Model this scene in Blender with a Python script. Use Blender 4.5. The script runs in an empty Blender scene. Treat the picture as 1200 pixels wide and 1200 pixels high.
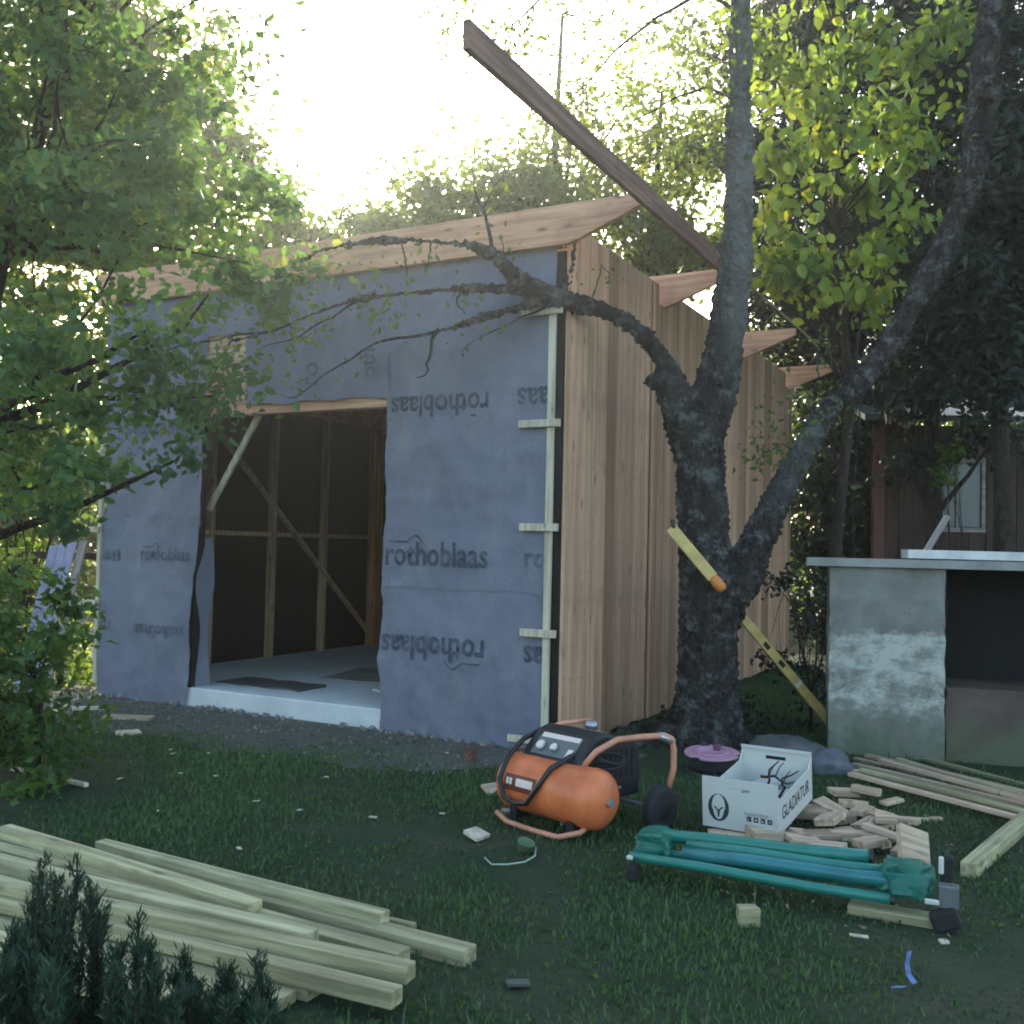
import bpy, bmesh, math, random
import numpy as np
from mathutils import Vector, Matrix, Euler, noise as mnoise

sc = bpy.context.scene
COL = sc.collection
random.seed(7)
RNG = np.random.default_rng(11)

# ------------------------------------------------------------------ camera
FPX = 1190.0
PITCH = math.atan(41 / 1190.0)
ROLL = 0.022
EYE = Vector((0, 0, 1.5))
_f = Vector((0, math.cos(PITCH), math.sin(PITCH)))
_u0 = Vector((0, -math.sin(PITCH), math.cos(PITCH)))
_r0 = Vector((1, 0, 0))
_r = _r0 * math.cos(ROLL) + _u0 * math.sin(ROLL)
_u = _u0 * math.cos(ROLL) - _r0 * math.sin(ROLL)
camd = bpy.data.cameras.new('camera')
cam = bpy.data.objects.new('camera', camd)
COL.objects.link(cam)
cam.matrix_world = Matrix(((_r.x, _u.x, -_f.x, EYE.x), (_r.y, _u.y, -_f.y, EYE.y), (_r.z, _u.z, -_f.z, EYE.z), (0, 0, 0, 1)))
camd.sensor_fit = 'HORIZONTAL'
camd.sensor_width = 36.0
camd.lens = 36.0 * FPX / 1200.0
camd.clip_start = 0.05
camd.clip_end = 2000
sc.camera = cam

def ray(px, py):
    return _r * ((px - 600) / FPX) + _u * ((600 - py) / FPX) + _f
def gp(px, py, z=0.0):
    """survey helper: where a sight line meets a level z"""
    d = ray(px, py)
    return EYE + d * ((z - EYE.z) / d.z)
def at(px, py, Y):
    """survey helper: the point on a sight line at a given distance"""
    d = ray(px, py)
    return EYE + d * (Y / d.y)

# ------------------------------------------------------------------ light
SUN_DIR = ray(405, 130).normalized()
SUN_EL = math.asin(SUN_DIR.z)
SUN_AZ = math.atan2(SUN_DIR.x, SUN_DIR.y)
world = bpy.data.worlds.new('World')
sc.world = world
world.use_nodes = True
wn = world.node_tree
wn.nodes.clear()
sky = wn.nodes.new('ShaderNodeTexSky')
sky.sky_type = 'NISHITA'
sky.sun_disc = False
sky.sun_elevation = SUN_EL
sky.sun_rotation = SUN_AZ
sky.air_density = 1.0
sky.dust_density = 2.5
sky.ozone_density = 1.0
bgn = wn.nodes.new('ShaderNodeBackground')
bgn.inputs['Strength'].default_value = 0.15
won = wn.nodes.new('ShaderNodeOutputWorld')
wn.links.new(sky.outputs[0], bgn.inputs[0])
wn.links.new(bgn.outputs[0], won.inputs[0])
sund = bpy.data.lights.new('sun', 'SUN')
sund.energy = 3.0
sund.angle = math.radians(0.6)
sund.color = (1.0, 0.94, 0.83)
sun = bpy.data.objects.new('sun', sund)
COL.objects.link(sun)
sun.rotation_euler = SUN_DIR.to_track_quat('Z', 'Y').to_euler()
sc.view_settings.view_transform = 'Standard'
sc.view_settings.look = 'None'
sc.view_settings.gamma = 1.0
sc.view_settings.use_curve_mapping = False
sc.view_settings.exposure = 1.9
sc.view_settings.use_white_balance = True
sc.view_settings.white_balance_temperature = 6800
sc.view_settings.white_balance_tint = 4
sc.cycles.max_bounces = 7
sc.cycles.diffuse_bounces = 3
sc.cycles.transmission_bounces = 5
sc.cycles.transparent_max_bounces = 6
sc.cycles.use_denoising = True
sc.cycles.filter_width = 1.9

# ------------------------------------------------------------------ helpers
class MB:
    def __init__(s):
        s.v = []; s.f = []
    def add(s, vs, fs):
        o = len(s.v)
        s.v.extend([tuple(v) for v in vs])
        s.f.extend([tuple(i + o for i in f) for f in fs])
    def box(s, c, size, rot=None, taper=1.0):
        hx, hy, hz = size[0] / 2, size[1] / 2, size[2] / 2
        vs = [Vector((x * hx * (taper if z > 0 else 1), y * hy * (taper if z > 0 else 1), z * hz)) for z in (-1, 1) for y in (-1, 1) for x in (-1, 1)]
        if rot is not None:
            vs = [rot @ v for v in vs]
        c = Vector(c)
        s.add([v + c for v in vs], [(0, 2, 3, 1), (4, 5, 7, 6), (0, 1, 5, 4), (2, 6, 7, 3), (0, 4, 6, 2), (1, 3, 7, 5)])
    def span(s, lo, hi):
        s.box([(a + b) / 2 for a, b in zip(lo, hi)], [b - a for a, b in zip(lo, hi)])
    def beam(s, a, b, w, h, up=Vector((0, 0, 1))):
        a = Vector(a); b = Vector(b)
        x = (b - a); L = x.length; x.normalize()
        y = up.cross(x)
        if y.length < 1e-4:
            y = Vector((0, 1, 0))
        y.normalize(); z = x.cross(y)
        R = Matrix((x, y, z)).transposed()
        s.box((a + b) / 2, (L, w, h), R)
    def tube(s, pts, rad, seg=8, cap=True):
        pts = [Vector(p) for p in pts]
        n = len(pts)
        if not hasattr(rad, '__len__'):
            rad = [rad] * n
        rings = []
        prev = None
        for i, p in enumerate(pts):
            t = (pts[min(i + 1, n - 1)] - pts[max(i - 1, 0)]).normalized()
            if prev is None:
                a = Vector((0, 0, 1)) if abs(t.z) < .9 else Vector((1, 0, 0))
                x = t.cross(a).normalized()
            else:
                x = (prev - t * prev.dot(t)).normalized()
            prev = x
            y = t.cross(x)
            rings.append([p + (x * math.cos(2 * math.pi * k / seg) + y * math.sin(2 * math.pi * k / seg)) * rad[i] for k in range(seg)])
        vs = [v for r_ in rings for v in r_]
        fs = []
        for i in range(n - 1):
            for k in range(seg):
                k2 = (k + 1) % seg
                fs.append((i * seg + k, i * seg + k2, (i + 1) * seg + k2, (i + 1) * seg + k))
        if cap:
            fs.append(tuple(range(seg))[::-1])
            fs.append(tuple((n - 1) * seg + k for k in range(seg)))
        s.add(vs, fs)
    def lathe(s, prof, axis_o=(0, 0, 0), rot=None, seg=28):
        """prof: (r, z) about local z"""
        vs = []; fs = []
        n = len(prof)
        o = Vector(axis_o)
        for (r_, z) in prof:
            for k in range(seg):
                a = 2 * math.pi * k / seg
                v = Vector((r_ * math.cos(a), r_ * math.sin(a), z))
                if rot is not None:
                    v = rot @ v
                vs.append(v + o)
        for i in range(n - 1):
            for k in range(seg):
                k2 = (k + 1) % seg
                fs.append((i * seg + k, i * seg + k2, (i + 1) * seg + k2, (i + 1) * seg + k))
        fs.append(tuple(range(seg))[::-1])
        fs.append(tuple((n - 1) * seg + k for k in range(seg)))
        s.add(vs, fs)
    def prism(s, poly, lo, hi, axis='y'):
        """extrude a 2-D outline; axis is the extrusion axis"""
        def P(a, b, t):
            return {'y': (a, t, b), 'x': (t, a, b), 'z': (a, b, t)}[axis]
        n = len(poly)
        vs = [P(a, b, lo) for a, b in poly] + [P(a, b, hi) for a, b in poly]
        fs = [tuple(range(n)), tuple(range(2 * n - 1, n - 1, -1))]
        for i in range(n):
            j = (i + 1) % n
            fs.append((i, i + n, j + n, j))
        s.add(vs, fs)

def obj(name, mb, mat, parent=None, smooth=False, bevel=0.0, kind=None, data=None):
    if data is None:
        me = bpy.data.meshes.new(name)
        me.from_pydata([tuple(v) for v in mb.v], [], mb.f)
        me.validate()
        bm = bmesh.new(); bm.from_mesh(me)
        bmesh.ops.recalc_face_normals(bm, faces=bm.faces[:])
        bm.to_mesh(me); bm.free()
        if smooth:
            me.polygons.foreach_set('use_smooth', [True] * len(me.polygons))
        me.materials.append(mat)
    else:
        me = data
    o = bpy.data.objects.new(name, me)
    COL.objects.link(o)
    if parent is not None:
        o.parent = parent
    if bevel:
        m = o.modifiers.new('bevel', 'BEVEL')
        m.width = bevel; m.segments = 2; m.limit_method = 'ANGLE'; m.angle_limit = math.radians(40)
    if kind:
        o['kind'] = kind
    return o

def tag(o, label, cat, group=None):
    o['label'] = label; o['category'] = cat
    if group:
        o['group'] = group
    return o

def thing(name, label, cat, loc=(0, 0, 0), rotz=0.0, group=None, rot=None):
    o = bpy.data.objects.new(name, None)
    COL.objects.link(o)
    o.empty_display_size = .1
    o.location = loc
    o.rotation_euler = rot if rot is not None else (0, 0, rotz)
    return tag(o, label, cat, group)

def text_data(body, size, mat, bold=0.0, align='LEFT', post=None, extrude=0.0006):
    cu = bpy.data.curves.new('lettering', 'FONT')
    cu.body = body; cu.size = size; cu.offset = bold; cu.extrude = extrude
    cu.align_x = align; cu.align_y = 'CENTER'; cu.resolution_u = 3
    to = bpy.data.objects.new('lettering_tmp', cu)
    COL.objects.link(to)
    bpy.context.view_layer.update()
    dg = bpy.context.evaluated_depsgraph_get()
    me = bpy.data.meshes.new_from_object(to.evaluated_get(dg))
    bpy.data.objects.remove(to); bpy.data.curves.remove(cu)
    me.materials.clear(); me.materials.append(mat)
    if post:
        for v in me.vertices:
            v.co = post(v.co)
    return me

# ------------------------------------------------------------------ materials
def newmat(name):
    m = bpy.data.materials.new(name)
    m.use_nodes = True
    nt = m.node_tree
    b = nt.nodes['Principled BSDF']
    return m, nt, b
def N(nt, t, **kw):
    n = nt.nodes.new(t)
    for k, v in kw.items():
        if k in n.inputs:
            n.inputs[k].default_value = v
        else:
            setattr(n, k, v)
    return n
def ramp(nt, fac, stops):
    r_ = nt.nodes.new('ShaderNodeValToRGB')
    el = r_.color_ramp.elements
    while len(el) < len(stops):
        el.new(0.5)
    for e, (p, c) in zip(el, stops):
        e.position = p
        e.color = (*c, 1) if len(c) == 3 else c
    nt.links.new(fac, r_.inputs[0])
    return r_.outputs[0]
def mix(nt, fac, a, b, mode='MIX'):
    m = nt.nodes.new('ShaderNodeMix')
    m.data_type = 'RGBA'; m.blend_type = mode
    for sock, val in ((m.inputs[0], fac), (m.inputs[6], a), (m.inputs[7], b)):
        if hasattr(val, 'links'):
            nt.links.new(val, sock)
        elif isinstance(val, (int, float)):
            sock.default_value = val
        else:
            sock.default_value = (*val, 1) if len(val) == 3 else val
    return m.outputs[2]
def coords(nt, kind='Object', scale=(1, 1, 1), rot=(0, 0, 0)):
    tc = nt.nodes.new('ShaderNodeTexCoord')
    mp = nt.nodes.new('ShaderNodeMapping')
    mp.inputs['Scale'].default_value = scale
    mp.inputs['Rotation'].default_value = rot
    nt.links.new(tc.outputs[kind], mp.inputs[0])
    return mp.outputs[0]
def noise(nt, vec, scale=5, detail=4, rough=.55, w=None):
    n = nt.nodes.new('ShaderNodeTexNoise')
    n.inputs['Scale'].default_value = scale
    n.inputs['Detail'].default_value = detail
    n.inputs['Roughness'].default_value = rough
    if vec is not None:
        nt.links.new(vec, n.inputs['Vector'])
    return n.outputs['Fac']
def bump(nt, b, h, strength=.3, dist=.01):
    bp = nt.nodes.new('ShaderNodeBump')
    bp.inputs['Strength'].default_value = strength
    bp.inputs['Distance'].default_value = dist
    nt.links.new(h, bp.inputs['Height'])
    nt.links.new(bp.outputs[0], b.inputs['Normal'])

def simple(name, col, rough=.5, metal=0.0, var=.15, scale=12, bmp=.1, spec=.5):
    m, nt, b = newmat(name)
    v = coords(nt)
    nz = noise(nt, v, scale, 5, .6)
    c = ramp(nt, nz, [(.3, [x * (1 - var) for x in col]), (.7, [min(1, x * (1 + var)) for x in col])])
    nt.links.new(c, b.inputs['Base Color'])
    b.inputs['Roughness'].default_value = rough
    b.inputs['Metallic'].default_value = metal
    b.inputs['Specular IOR Level'].default_value = spec
    if bmp:
        bump(nt, b, noise(nt, v, scale * 6, 3), bmp, .004)
    return m

def wood(name, light, dark, axis=0, rough=.7, objvar=.35, knots=True, across=26, lengthwise=1.3):
    """grain runs along local axis"""
    m, nt, b = newmat(name)
    s = [across] * 3; s[axis] = lengthwise
    v = coords(nt, 'Object', s)
    info = nt.nodes.new('ShaderNodeObjectInfo')
    add = nt.nodes.new('ShaderNodeVectorMath'); add.operation = 'MULTIPLY_ADD'
    add.inputs[1].default_value = (1, 1, 1)
    sc_ = nt.nodes.new('ShaderNodeVectorMath'); sc_.operation = 'SCALE'
    sc_.inputs['Scale'].default_value = 1.0
    cmb = nt.nodes.new('ShaderNodeCombineXYZ')
    mul = nt.nodes.new('ShaderNodeMath'); mul.operation = 'MULTIPLY'; mul.inputs[1].default_value = 40
    nt.links.new(info.outputs['Random'], mul.inputs[0])
    for i in range(3):
        nt.links.new(mul.outputs[0], cmb.inputs[i])
    nt.links.new(v, add.inputs[0]); nt.links.new(cmb.outputs[0], add.inputs[2])
    g = noise(nt, add.outputs[0], 1.0, 6, .65)
    c1 = ramp(nt, g, [(.36, [x * .8 for x in dark]), (.46, dark), (.54, [(a + b_) / 2 for a, b_ in zip(light, dark)]), (.66, light)])
    # object to object tone
    tone = ramp(nt, info.outputs['Random'], [(0, (1 - objvar, 1 - objvar * 1.1, 1 - objvar * 1.2)), (.5, (1, .97, .95)), (1, (1.0 + .12, 1.06, 1.0))])
    c2 = mix(nt, 1.0, c1, tone, 'MULTIPLY')
    if knots:
        s2 = [9, 9, 9]; s2[axis] = 3.2
        v2 = coords(nt, 'Object', s2)
        ad2 = nt.nodes.new('ShaderNodeVectorMath'); ad2.operation = 'ADD'
        nt.links.new(v2, ad2.inputs[0]); nt.links.new(cmb.outputs[0], ad2.inputs[1])
        vo = nt.nodes.new('ShaderNodeTexVoronoi'); vo.inputs['Scale'].default_value = 1.0
        nt.links.new(ad2.outputs[0], vo.inputs['Vector'])
        kf = ramp(nt, vo.outputs['Distance'], [(.07, (.9, .9, .9)), (.12, (.45, .45, .45)), (.2, (0, 0, 0))])
        c2 = mix(nt, kf, c2, [x * .45 for x in dark])
    # weather stains
    st = noise(nt, coords(nt, 'Object', (2, 2, 2)), 1.6, 4, .6)
    stf = ramp(nt, st, [(.5, (0, 0, 0)), (.75, (.5, .5, .5))])
    c2 = mix(nt, stf, c2, [x * .6 for x in dark])
    nt.links.new(c2, b.inputs['Base Color'])
    b.inputs['Roughness'].default_value = rough
    b.inputs['Specular IOR Level'].default_value = .25
    bump(nt, b, g, .25, .003)
    return m

M = {}
M['plank'] = wood('larch_planks', (.63, .42, .295), (.49, .305, .205), axis=2, objvar=.42, across=13, lengthwise=.55)
M['rafter'] = wood('rafter_timber', (.76, .46, .32), (.60, .34, .225), axis=0, objvar=.12)
M['beam'] = wood('pale_softwood', (.60, .60, .36), (.36, .34, .20), axis=0, objvar=.38)
M['offcut'] = wood('offcut_softwood', (.68, .56, .42), (.48, .36, .25), axis=0, objvar=.35)
M['stud'] = wood('stud_timber', (.72, .56, .40), (.52, .38, .26), axis=2, objvar=.2)
M['post'] = wood('post_timber', (.62, .36, .20), (.44, .23, .12), axis=2, objvar=.1)
M['batten'] = wood('batten_timber', (.72, .68, .54), (.55, .50, .38), axis=2, objvar=.12)
M['darkboard'] = wood('weathered_fascia', (.24, .135, .11), (.13, .07, .058), axis=1, objvar=.05, knots=False)
M['oldboard'] = wood('old_grey_board', (.40, .38, .36), (.25, .23, .22), axis=0, objvar=.15)
M['cladding'] = wood('old_brown_cladding', (.085, .055, .045), (.05, .032, .027), axis=2, objvar=.25, knots=False)
M['black'] = simple('black_plastic', (.014, .015, .017), .45, bmp=.12)
M['blackmetal'] = simple('black_painted_steel', (.018, .017, .017), .32, .0, bmp=.05)
M['rubber'] = simple('black_rubber', (.016, .017, .018), .8)
M['orange'] = simple('orange_paint', (.66, .17, .06), .36, var=.34, scale=5, bmp=.08)
M['orangetube'] = simple('faded_orange_tube', (.62, .27, .17), .4, var=.2, scale=9)
M['steel'] = simple('zinc_steel', (.45, .46, .48), .35, .8)
M['white'] = simple('white_plastic', (.60, .61, .57), .42, var=.05, scale=4, bmp=.05)
M['inkdark'] = simple('dark_ink', (.03, .04, .045), .6, var=.2, scale=60)
M['inkgrey'] = simple('grey_ink', (.22, .25, .25), .6, var=.2, scale=60)
M['membraneink'] = simple('membrane_ink', (.040, .055, .085), .8, var=.35, scale=30)
M['membraneink2'] = simple('faded_membrane_ink', (.105, .12, .155), .8, var=.3, scale=30)
M['teal'] = simple('teal_tube_paint', (.022, .20, .155), .33, var=.2, scale=7, bmp=.04)
M['blueteal'] = simple('blue_teal_tube', (.022, .17, .185), .33, var=.2, scale=7, bmp=.04)
M['pink'] = simple('pink_plastic', (.55, .30, .40), .4, var=.1, scale=6)
M['greybracket'] = simple('grey_bracket', (.15, .17, .18), .45, .3)
M['orangecap'] = simple('orange_rubber_cap', (.62, .22, .05), .5)
M['yellow'] = simple('yellow_level_paint', (.56, .42, .15), .45, var=.25, scale=8)
M['tarp'] = simple('grey_tarpaulin', (.075, .088, .084), .55, var=.25, scale=6, bmp=.3)
M['tarpblue'] = simple('blue_tarpaulin', (.10, .11, .13), .5, var=.25, scale=6, bmp=.3)
M['lavender'] = simple('lavender_painted_board', (.30, .29, .42), .55, var=.15, scale=8)
M['whiteboard'] = simple('white_painted_board', (.56, .57, .55), .55, var=.2, scale=6)
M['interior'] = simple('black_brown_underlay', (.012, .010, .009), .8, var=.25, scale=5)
M['dark'] = simple('near_black', (.010, .010, .011), .9, var=.3, scale=6)  # plain near-black for linings, slots and gaps
M['bluefoil'] = simple('blue_foil', (.12, .20, .42), .25, var=.3, scale=14, bmp=.2)
M['pebble'] = simple('pebble_grey', (.22, .21, .19), .85, var=.4, scale=40)
M['rope'] = simple('pale_rope', (.45, .38, .28), .8)
M['wirewhite'] = simple('pale_green_wire', (.42, .52, .42), .5)
M['glass'] = simple('dim_window', (.10, .13, .15), .25, var=.2, scale=2, bmp=0)

# membrane cloth
def ink_mat(name, ink, worn):
    m, nt, b = newmat(name)
    n1 = noise(nt, coords(nt), 14, 6, .75)
    nt.links.new(ramp(nt, n1, [(.42, ink), (.66, worn)]), b.inputs['Base Color'])
    b.inputs['Roughness'].default_value = .8
    return m
M['membraneink'] = ink_mat('membrane_print', (.042, .055, .08), (.13, .15, .195))
M['membraneink2'] = ink_mat('faded_membrane_print', (.095, .11, .145), (.18, .205, .265))
def membrane_mat():
    m, nt, b = newmat('breather_membrane')
    v = coords(nt)
    big = noise(nt, v, 1.3, 5, .6)
    c = ramp(nt, big, [(.28, (.15, .163, .22)), (.5, (.187, .20, .262)), (.72, (.228, .24, .296))])
    dust = noise(nt, coords(nt, 'Object', (1, 1, .5)), 3.2, 6, .7)
    df = ramp(nt, dust, [(.52, (0, 0, 0)), (.8, (.55, .55, .55))])
    c = mix(nt, df, c, (.31, .32, .33))
    nt.links.new(c, b.inputs['Base Color'])
    b.inputs['Roughness'].default_value = .62
    b.inputs['Specular IOR Level'].default_value = .3
    fine = noise(nt, coords(nt, 'Object', (1, 1, 1)), 260, 2)
    wr = noise(nt, coords(nt, 'Object', (1.2, 1, .45), (0, .5, 0)), 5.5, 5, .6)
    ad = nt.nodes.new('ShaderNodeMath'); ad.operation = 'MULTIPLY_ADD'
    ad.inputs[1].default_value = .08
    nt.links.new(fine, ad.inputs[0]); nt.links.new(wr, ad.inputs[2])
    bump(nt, b, ad.outputs[0], .8, .04)
    return m
M['membrane'] = membrane_mat()

def concrete_mat(name, a, b_, moss=False, white=False, scale=3.0):
    m, nt, b = newmat(name)
    v = coords(nt)
    n1 = noise(nt, v, scale, 8, .65)
    c = ramp(nt, n1, [(.3, a), (.7, b_)])
    if white:
        n2 = noise(nt, coords(nt, 'Object', (1, 1, 1.5)), 3.6, 9, .74)
        sx = nt.nodes.new('ShaderNodeSeparateXYZ')
        nt.links.new(coords(nt), sx.inputs[0])
        band = ramp(nt, sx.outputs['Z'], [(.10, (.16, .16, .16)), (.40, (.42, .42, .42)), (.90, (.45, .45, .45)), (1.0, (.22, .22, .22))])
        ad = nt.nodes.new('ShaderNodeMath'); ad.operation = 'ADD'
        nt.links.new(n2, ad.inputs[0]); nt.links.new(band, ad.inputs[1])
        wf = ramp(nt, ad.outputs[0], [(.86, (0, 0, 0)), (.94, (.5, .5, .5)), (1.02, (.9, .9, .9))])
        c = mix(nt, wf, c, (.50, .52, .475))
        n4 = noise(nt, v, 9, 6, .7)
        cf = ramp(nt, n4, [(.64, (0, 0, 0)), (.67, (.9, .9, .9))])
        c = mix(nt, cf, c, (.09, .09, .085))
    if moss:
        n3 = noise(nt, v, 4.5, 7, .7)
        sz = nt.nodes.new('ShaderNodeSeparateXYZ')
        nt.links.new(coords(nt), sz.inputs[0])
        low = ramp(nt, sz.outputs['Z'], [(.0, (.35, .35, .35)), (.55, (0, 0, 0))])
        ad = nt.nodes.new('ShaderNodeMath'); ad.operation = 'ADD'
        nt.links.new(n3, ad.inputs[0]); nt.links.new(low, ad.inputs[1])
        mf = ramp(nt, ad.outputs[0], [(.6, (0, 0, 0)), (.85, (.8, .8, .8))])
        c = mix(nt, mf, c, (.10, .13, .075))
    nt.links.new(c, b.inputs['Base Color'])
    b.inputs['Roughness'].default_value = .88
    b.inputs['Specular IOR Level'].default_value = .25
    bump(nt, b, noise(nt, v, 35, 6, .7), .4, .01)
    return m
M['pier'] = concrete_mat('flaking_whitewashed_render', (.14, .145, .13), (.28, .285, .26), moss=True, white=True)
M['slabgrey'] = concrete_mat('grey_concrete_lid', (.22, .22, .21), (.38, .38, .36))
M['floor'] = concrete_mat('pale_floor_slab', (.56, .60, .61), (.74, .77, .77))
M['brownpanel'] = concrete_mat('brown_stained_render', (.085, .065, .052), (.15, .12, .10), moss=True)

def bark_mat(name, a, b_, lichen=.5):
    m, nt, b = newmat(name)
    v = coords(nt, 'Object', (1, 1, .45))
    n1 = noise(nt, v, 16, 8, .7)
    c = ramp(nt, n1, [(.32, a), (.66, b_)])
    if lichen:
        n2 = noise(nt, coords(nt), 7.5, 7, .72)
        lf = ramp(nt, n2, [(.60 - .08 * lichen, (0, 0, 0)), (.68 - .06 * lichen, (.6, .6, .6))])
        sz = nt.nodes.new('ShaderNodeSeparateXYZ'); nt.links.new(coords(nt), sz.inputs[0])
        up = ramp(nt, noise(nt, coords(nt, 'Object', (.6, .6, .35)), 1.6, 3), [(.35, (.15, .15, .15)), (.65, (1, 1, 1))])
        hi = nt.nodes.new('ShaderNodeMapRange'); hi.inputs[1].default_value = 1.6; hi.inputs[2].default_value = 3.6; hi.inputs[3].default_value = 0; hi.inputs[4].default_value = .9
        nt.links.new(sz.outputs['Z'], hi.inputs[0])
        gx_ = nt.nodes.new('ShaderNodeMapRange'); gx_.inputs[1].default_value = -.05; gx_.inputs[2].default_value = .12
        gy_ = nt.nodes.new('ShaderNodeMapRange'); gy_.inputs[1].default_value = .95; gy_.inputs[2].default_value = .7
        nt.links.new(sz.outputs['X'], gx_.inputs[0]); nt.links.new(sz.outputs['X'], gy_.inputs[0])
        g1 = nt.nodes.new('ShaderNodeMath'); g1.operation = 'MULTIPLY'; nt.links.new(gx_.outputs[0], g1.inputs[0]); nt.links.new(gy_.outputs[0], g1.inputs[1])
        g2 = nt.nodes.new('ShaderNodeMath'); g2.operation = 'MULTIPLY'; nt.links.new(g1.outputs[0], g2.inputs[0]); nt.links.new(up, g2.inputs[1])
        mu = nt.nodes.new('ShaderNodeMath'); mu.operation = 'MULTIPLY'; nt.links.new(hi.outputs[0], mu.inputs[0]); nt.links.new(g2.outputs[0], mu.inputs[1])
        c = mix(nt, mu.outputs[0], c, (.23, .235, .225))
        c = mix(nt, lf, c, (.20, .215, .205))
        n3 = noise(nt, coords(nt), 4.0, 6, .7)
        mf = ramp(nt, n3, [(.57, (0, 0, 0)), (.7, (.55, .55, .55))])
        c = mix(nt, mf, c, (.055, .075, .045))
    nt.links.new(c, b.inputs['Base Color'])
    b.inputs['Roughness'].default_value = .92
    b.inputs['Specular IOR Level'].default_value = .15
    vo = nt.nodes.new('ShaderNodeTexVoronoi'); vo.feature = 'DISTANCE_TO_EDGE'; vo.inputs['Scale'].default_value = 22
    nt.links.new(coords(nt, 'Object', (1, 1, .35)), vo.inputs['Vector'])
    cr_ = nt.nodes.new('ShaderNodeMath'); cr_.operation = 'MULTIPLY_ADD'; cr_.inputs[1].default_value = 1.6
    nt.links.new(vo.outputs['Distance'], cr_.inputs[0]); nt.links.new(n1, cr_.inputs[2])
    bump(nt, b, cr_.outputs[0], 1.0, .03)
    return m
M['bark'] = bark_mat('lichened_bark', (.018, .015, .015), (.070, .064, .062), 1.0)
M['barkdark'] = bark_mat('dark_bark', (.022, .018, .015), (.07, .058, .048), 0)

def leaf_mat(name, dark, light, trans, tmix=.45, rough=.5, yel=1.5):
    m, nt, b = newmat(name)
    at_ = nt.nodes.new('ShaderNodeAttribute'); at_.attribute_name = 'tint'
    c = ramp(nt, at_.outputs['Fac'], [(0, dark), (1, light)])
    nt.links.new(c, b.inputs['Base Color'])
    b.inputs['Roughness'].default_value = rough
    b.inputs['Specular IOR Level'].default_value = .35
    tr = nt.nodes.new('ShaderNodeBsdfTranslucent')
    c2 = ramp(nt, at_.outputs['Fac'], [(0, [x * .45 for x in trans]), (.55, [x * .8 for x in trans]), (.8, trans), (1, [min(1, trans[0] * yel), trans[1] * 1.15, trans[2]])])
    nt.links.new(c2, tr.inputs['Color'])
    mx = nt.nodes.new('ShaderNodeMixShader'); mx.inputs[0].default_value = tmix
    out = nt.nodes['Material Output']
    nt.links.new(b.outputs[0], mx.inputs[1]); nt.links.new(tr.outputs[0], mx.inputs[2])
    nt.links.new(mx.outputs[0], out.inputs['Surface'])
    return m
M['leaf_left'] = leaf_mat('plum_leaf', (.020, .070, .040), (.095, .20, .08), (.25, .44, .07), .40, yel=2.0)
M['leaf_back'] = leaf_mat('orchard_leaf', (.022, .055, .020), (.075, .13, .04), (.34, .44, .06), .4)
M['leaf_hazel'] = leaf_mat('hazel_leaf', (.035, .10, .03), (.12, .24, .06), (.42, .54, .06), .45)
M['leaf_dark'] = leaf_mat('yew_leaf', (.009, .021, .016), (.024, .050, .034), (.04, .07, .02), .2)
M['leaf_bush'] = leaf_mat('bush_leaf', (.018, .06, .018), (.075, .15, .04), (.28, .44, .05), .4)
M['needle'] = leaf_mat('juniper_needle', (.016, .042, .028), (.055, .105, .062), (.06, .12, .05), .2)
M['grass'] = leaf_mat('grass_blade', (.036, .090, .034), (.105, .185, .066), (.13, .21, .05), .28, .6)

def ground_mat():
    m, nt, b = newmat('lawn_soil')
    v = coords(nt)
    n1 = noise(nt, v, .9, 8, .65)
    n2 = noise(nt, v, 22, 5, .7)
    c = ramp(nt, n1, [(.3, (.045, .085, .042)), (.5, (.065, .092, .05)), (.7, (.135, .128, .09))])
    c = mix(nt, n2, c, (.022, .034, .020))
    nt.links.new(c, b.inputs['Base Color'])
    b.inputs['Roughness'].default_value = .95
    b.inputs['Specular IOR Level'].default_value = .1
    bump(nt, b, n2, .8, .03)
    return m
M['ground'] = ground_mat()
def dirt_mat():
    m, nt, b = newmat('trodden_gravelly_soil')
    v = coords(nt)
    n1 = noise(nt, v, 2.6, 8, .7)
    n2 = noise(nt, v, 38, 6, .75)
    c = ramp(nt, n1, [(.3, (.13, .13, .105)), (.55, (.20, .19, .165)), (.75, (.27, .255, .22))])
    c = mix(nt, n2, c, (.12, .12, .10))
    nt.links.new(c, b.inputs['Base Color'])
    b.inputs['Roughness'].default_value = .95
    b.inputs['Specular IOR Level'].default_value = .1
    bump(nt, b, n2, .9, .03)
    return m
M['dirt'] = dirt_mat()

# ------------------------------------------------------------------ ground
def hills(x, y):
    """gentle unevenness of the plot"""
    return 0.0
mb = MB()
n = 40
mb.add([(-120, -40, 0), (120, -40, 0), (120, 160, 0), (-120, 160, 0)], [(0, 1, 2, 3)])
g = obj('ground', mb, M['ground'], kind='structure')

SHED_O = gp(652, 882)
SHED_RZ = math.radians(-28.0)
SX = Vector((math.cos(SHED_RZ), math.sin(SHED_RZ), 0))
SY = Vector((-math.sin(SHED_RZ), math.cos(SHED_RZ), 0))
def shed_w(x, y, z=0):
    return SHED_O + SX * x + SY * y + Vector((0, 0, z))
def to_shed(p):
    q = Vector(p) - SHED_O
    return q.dot(SX), q.dot(SY)

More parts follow.
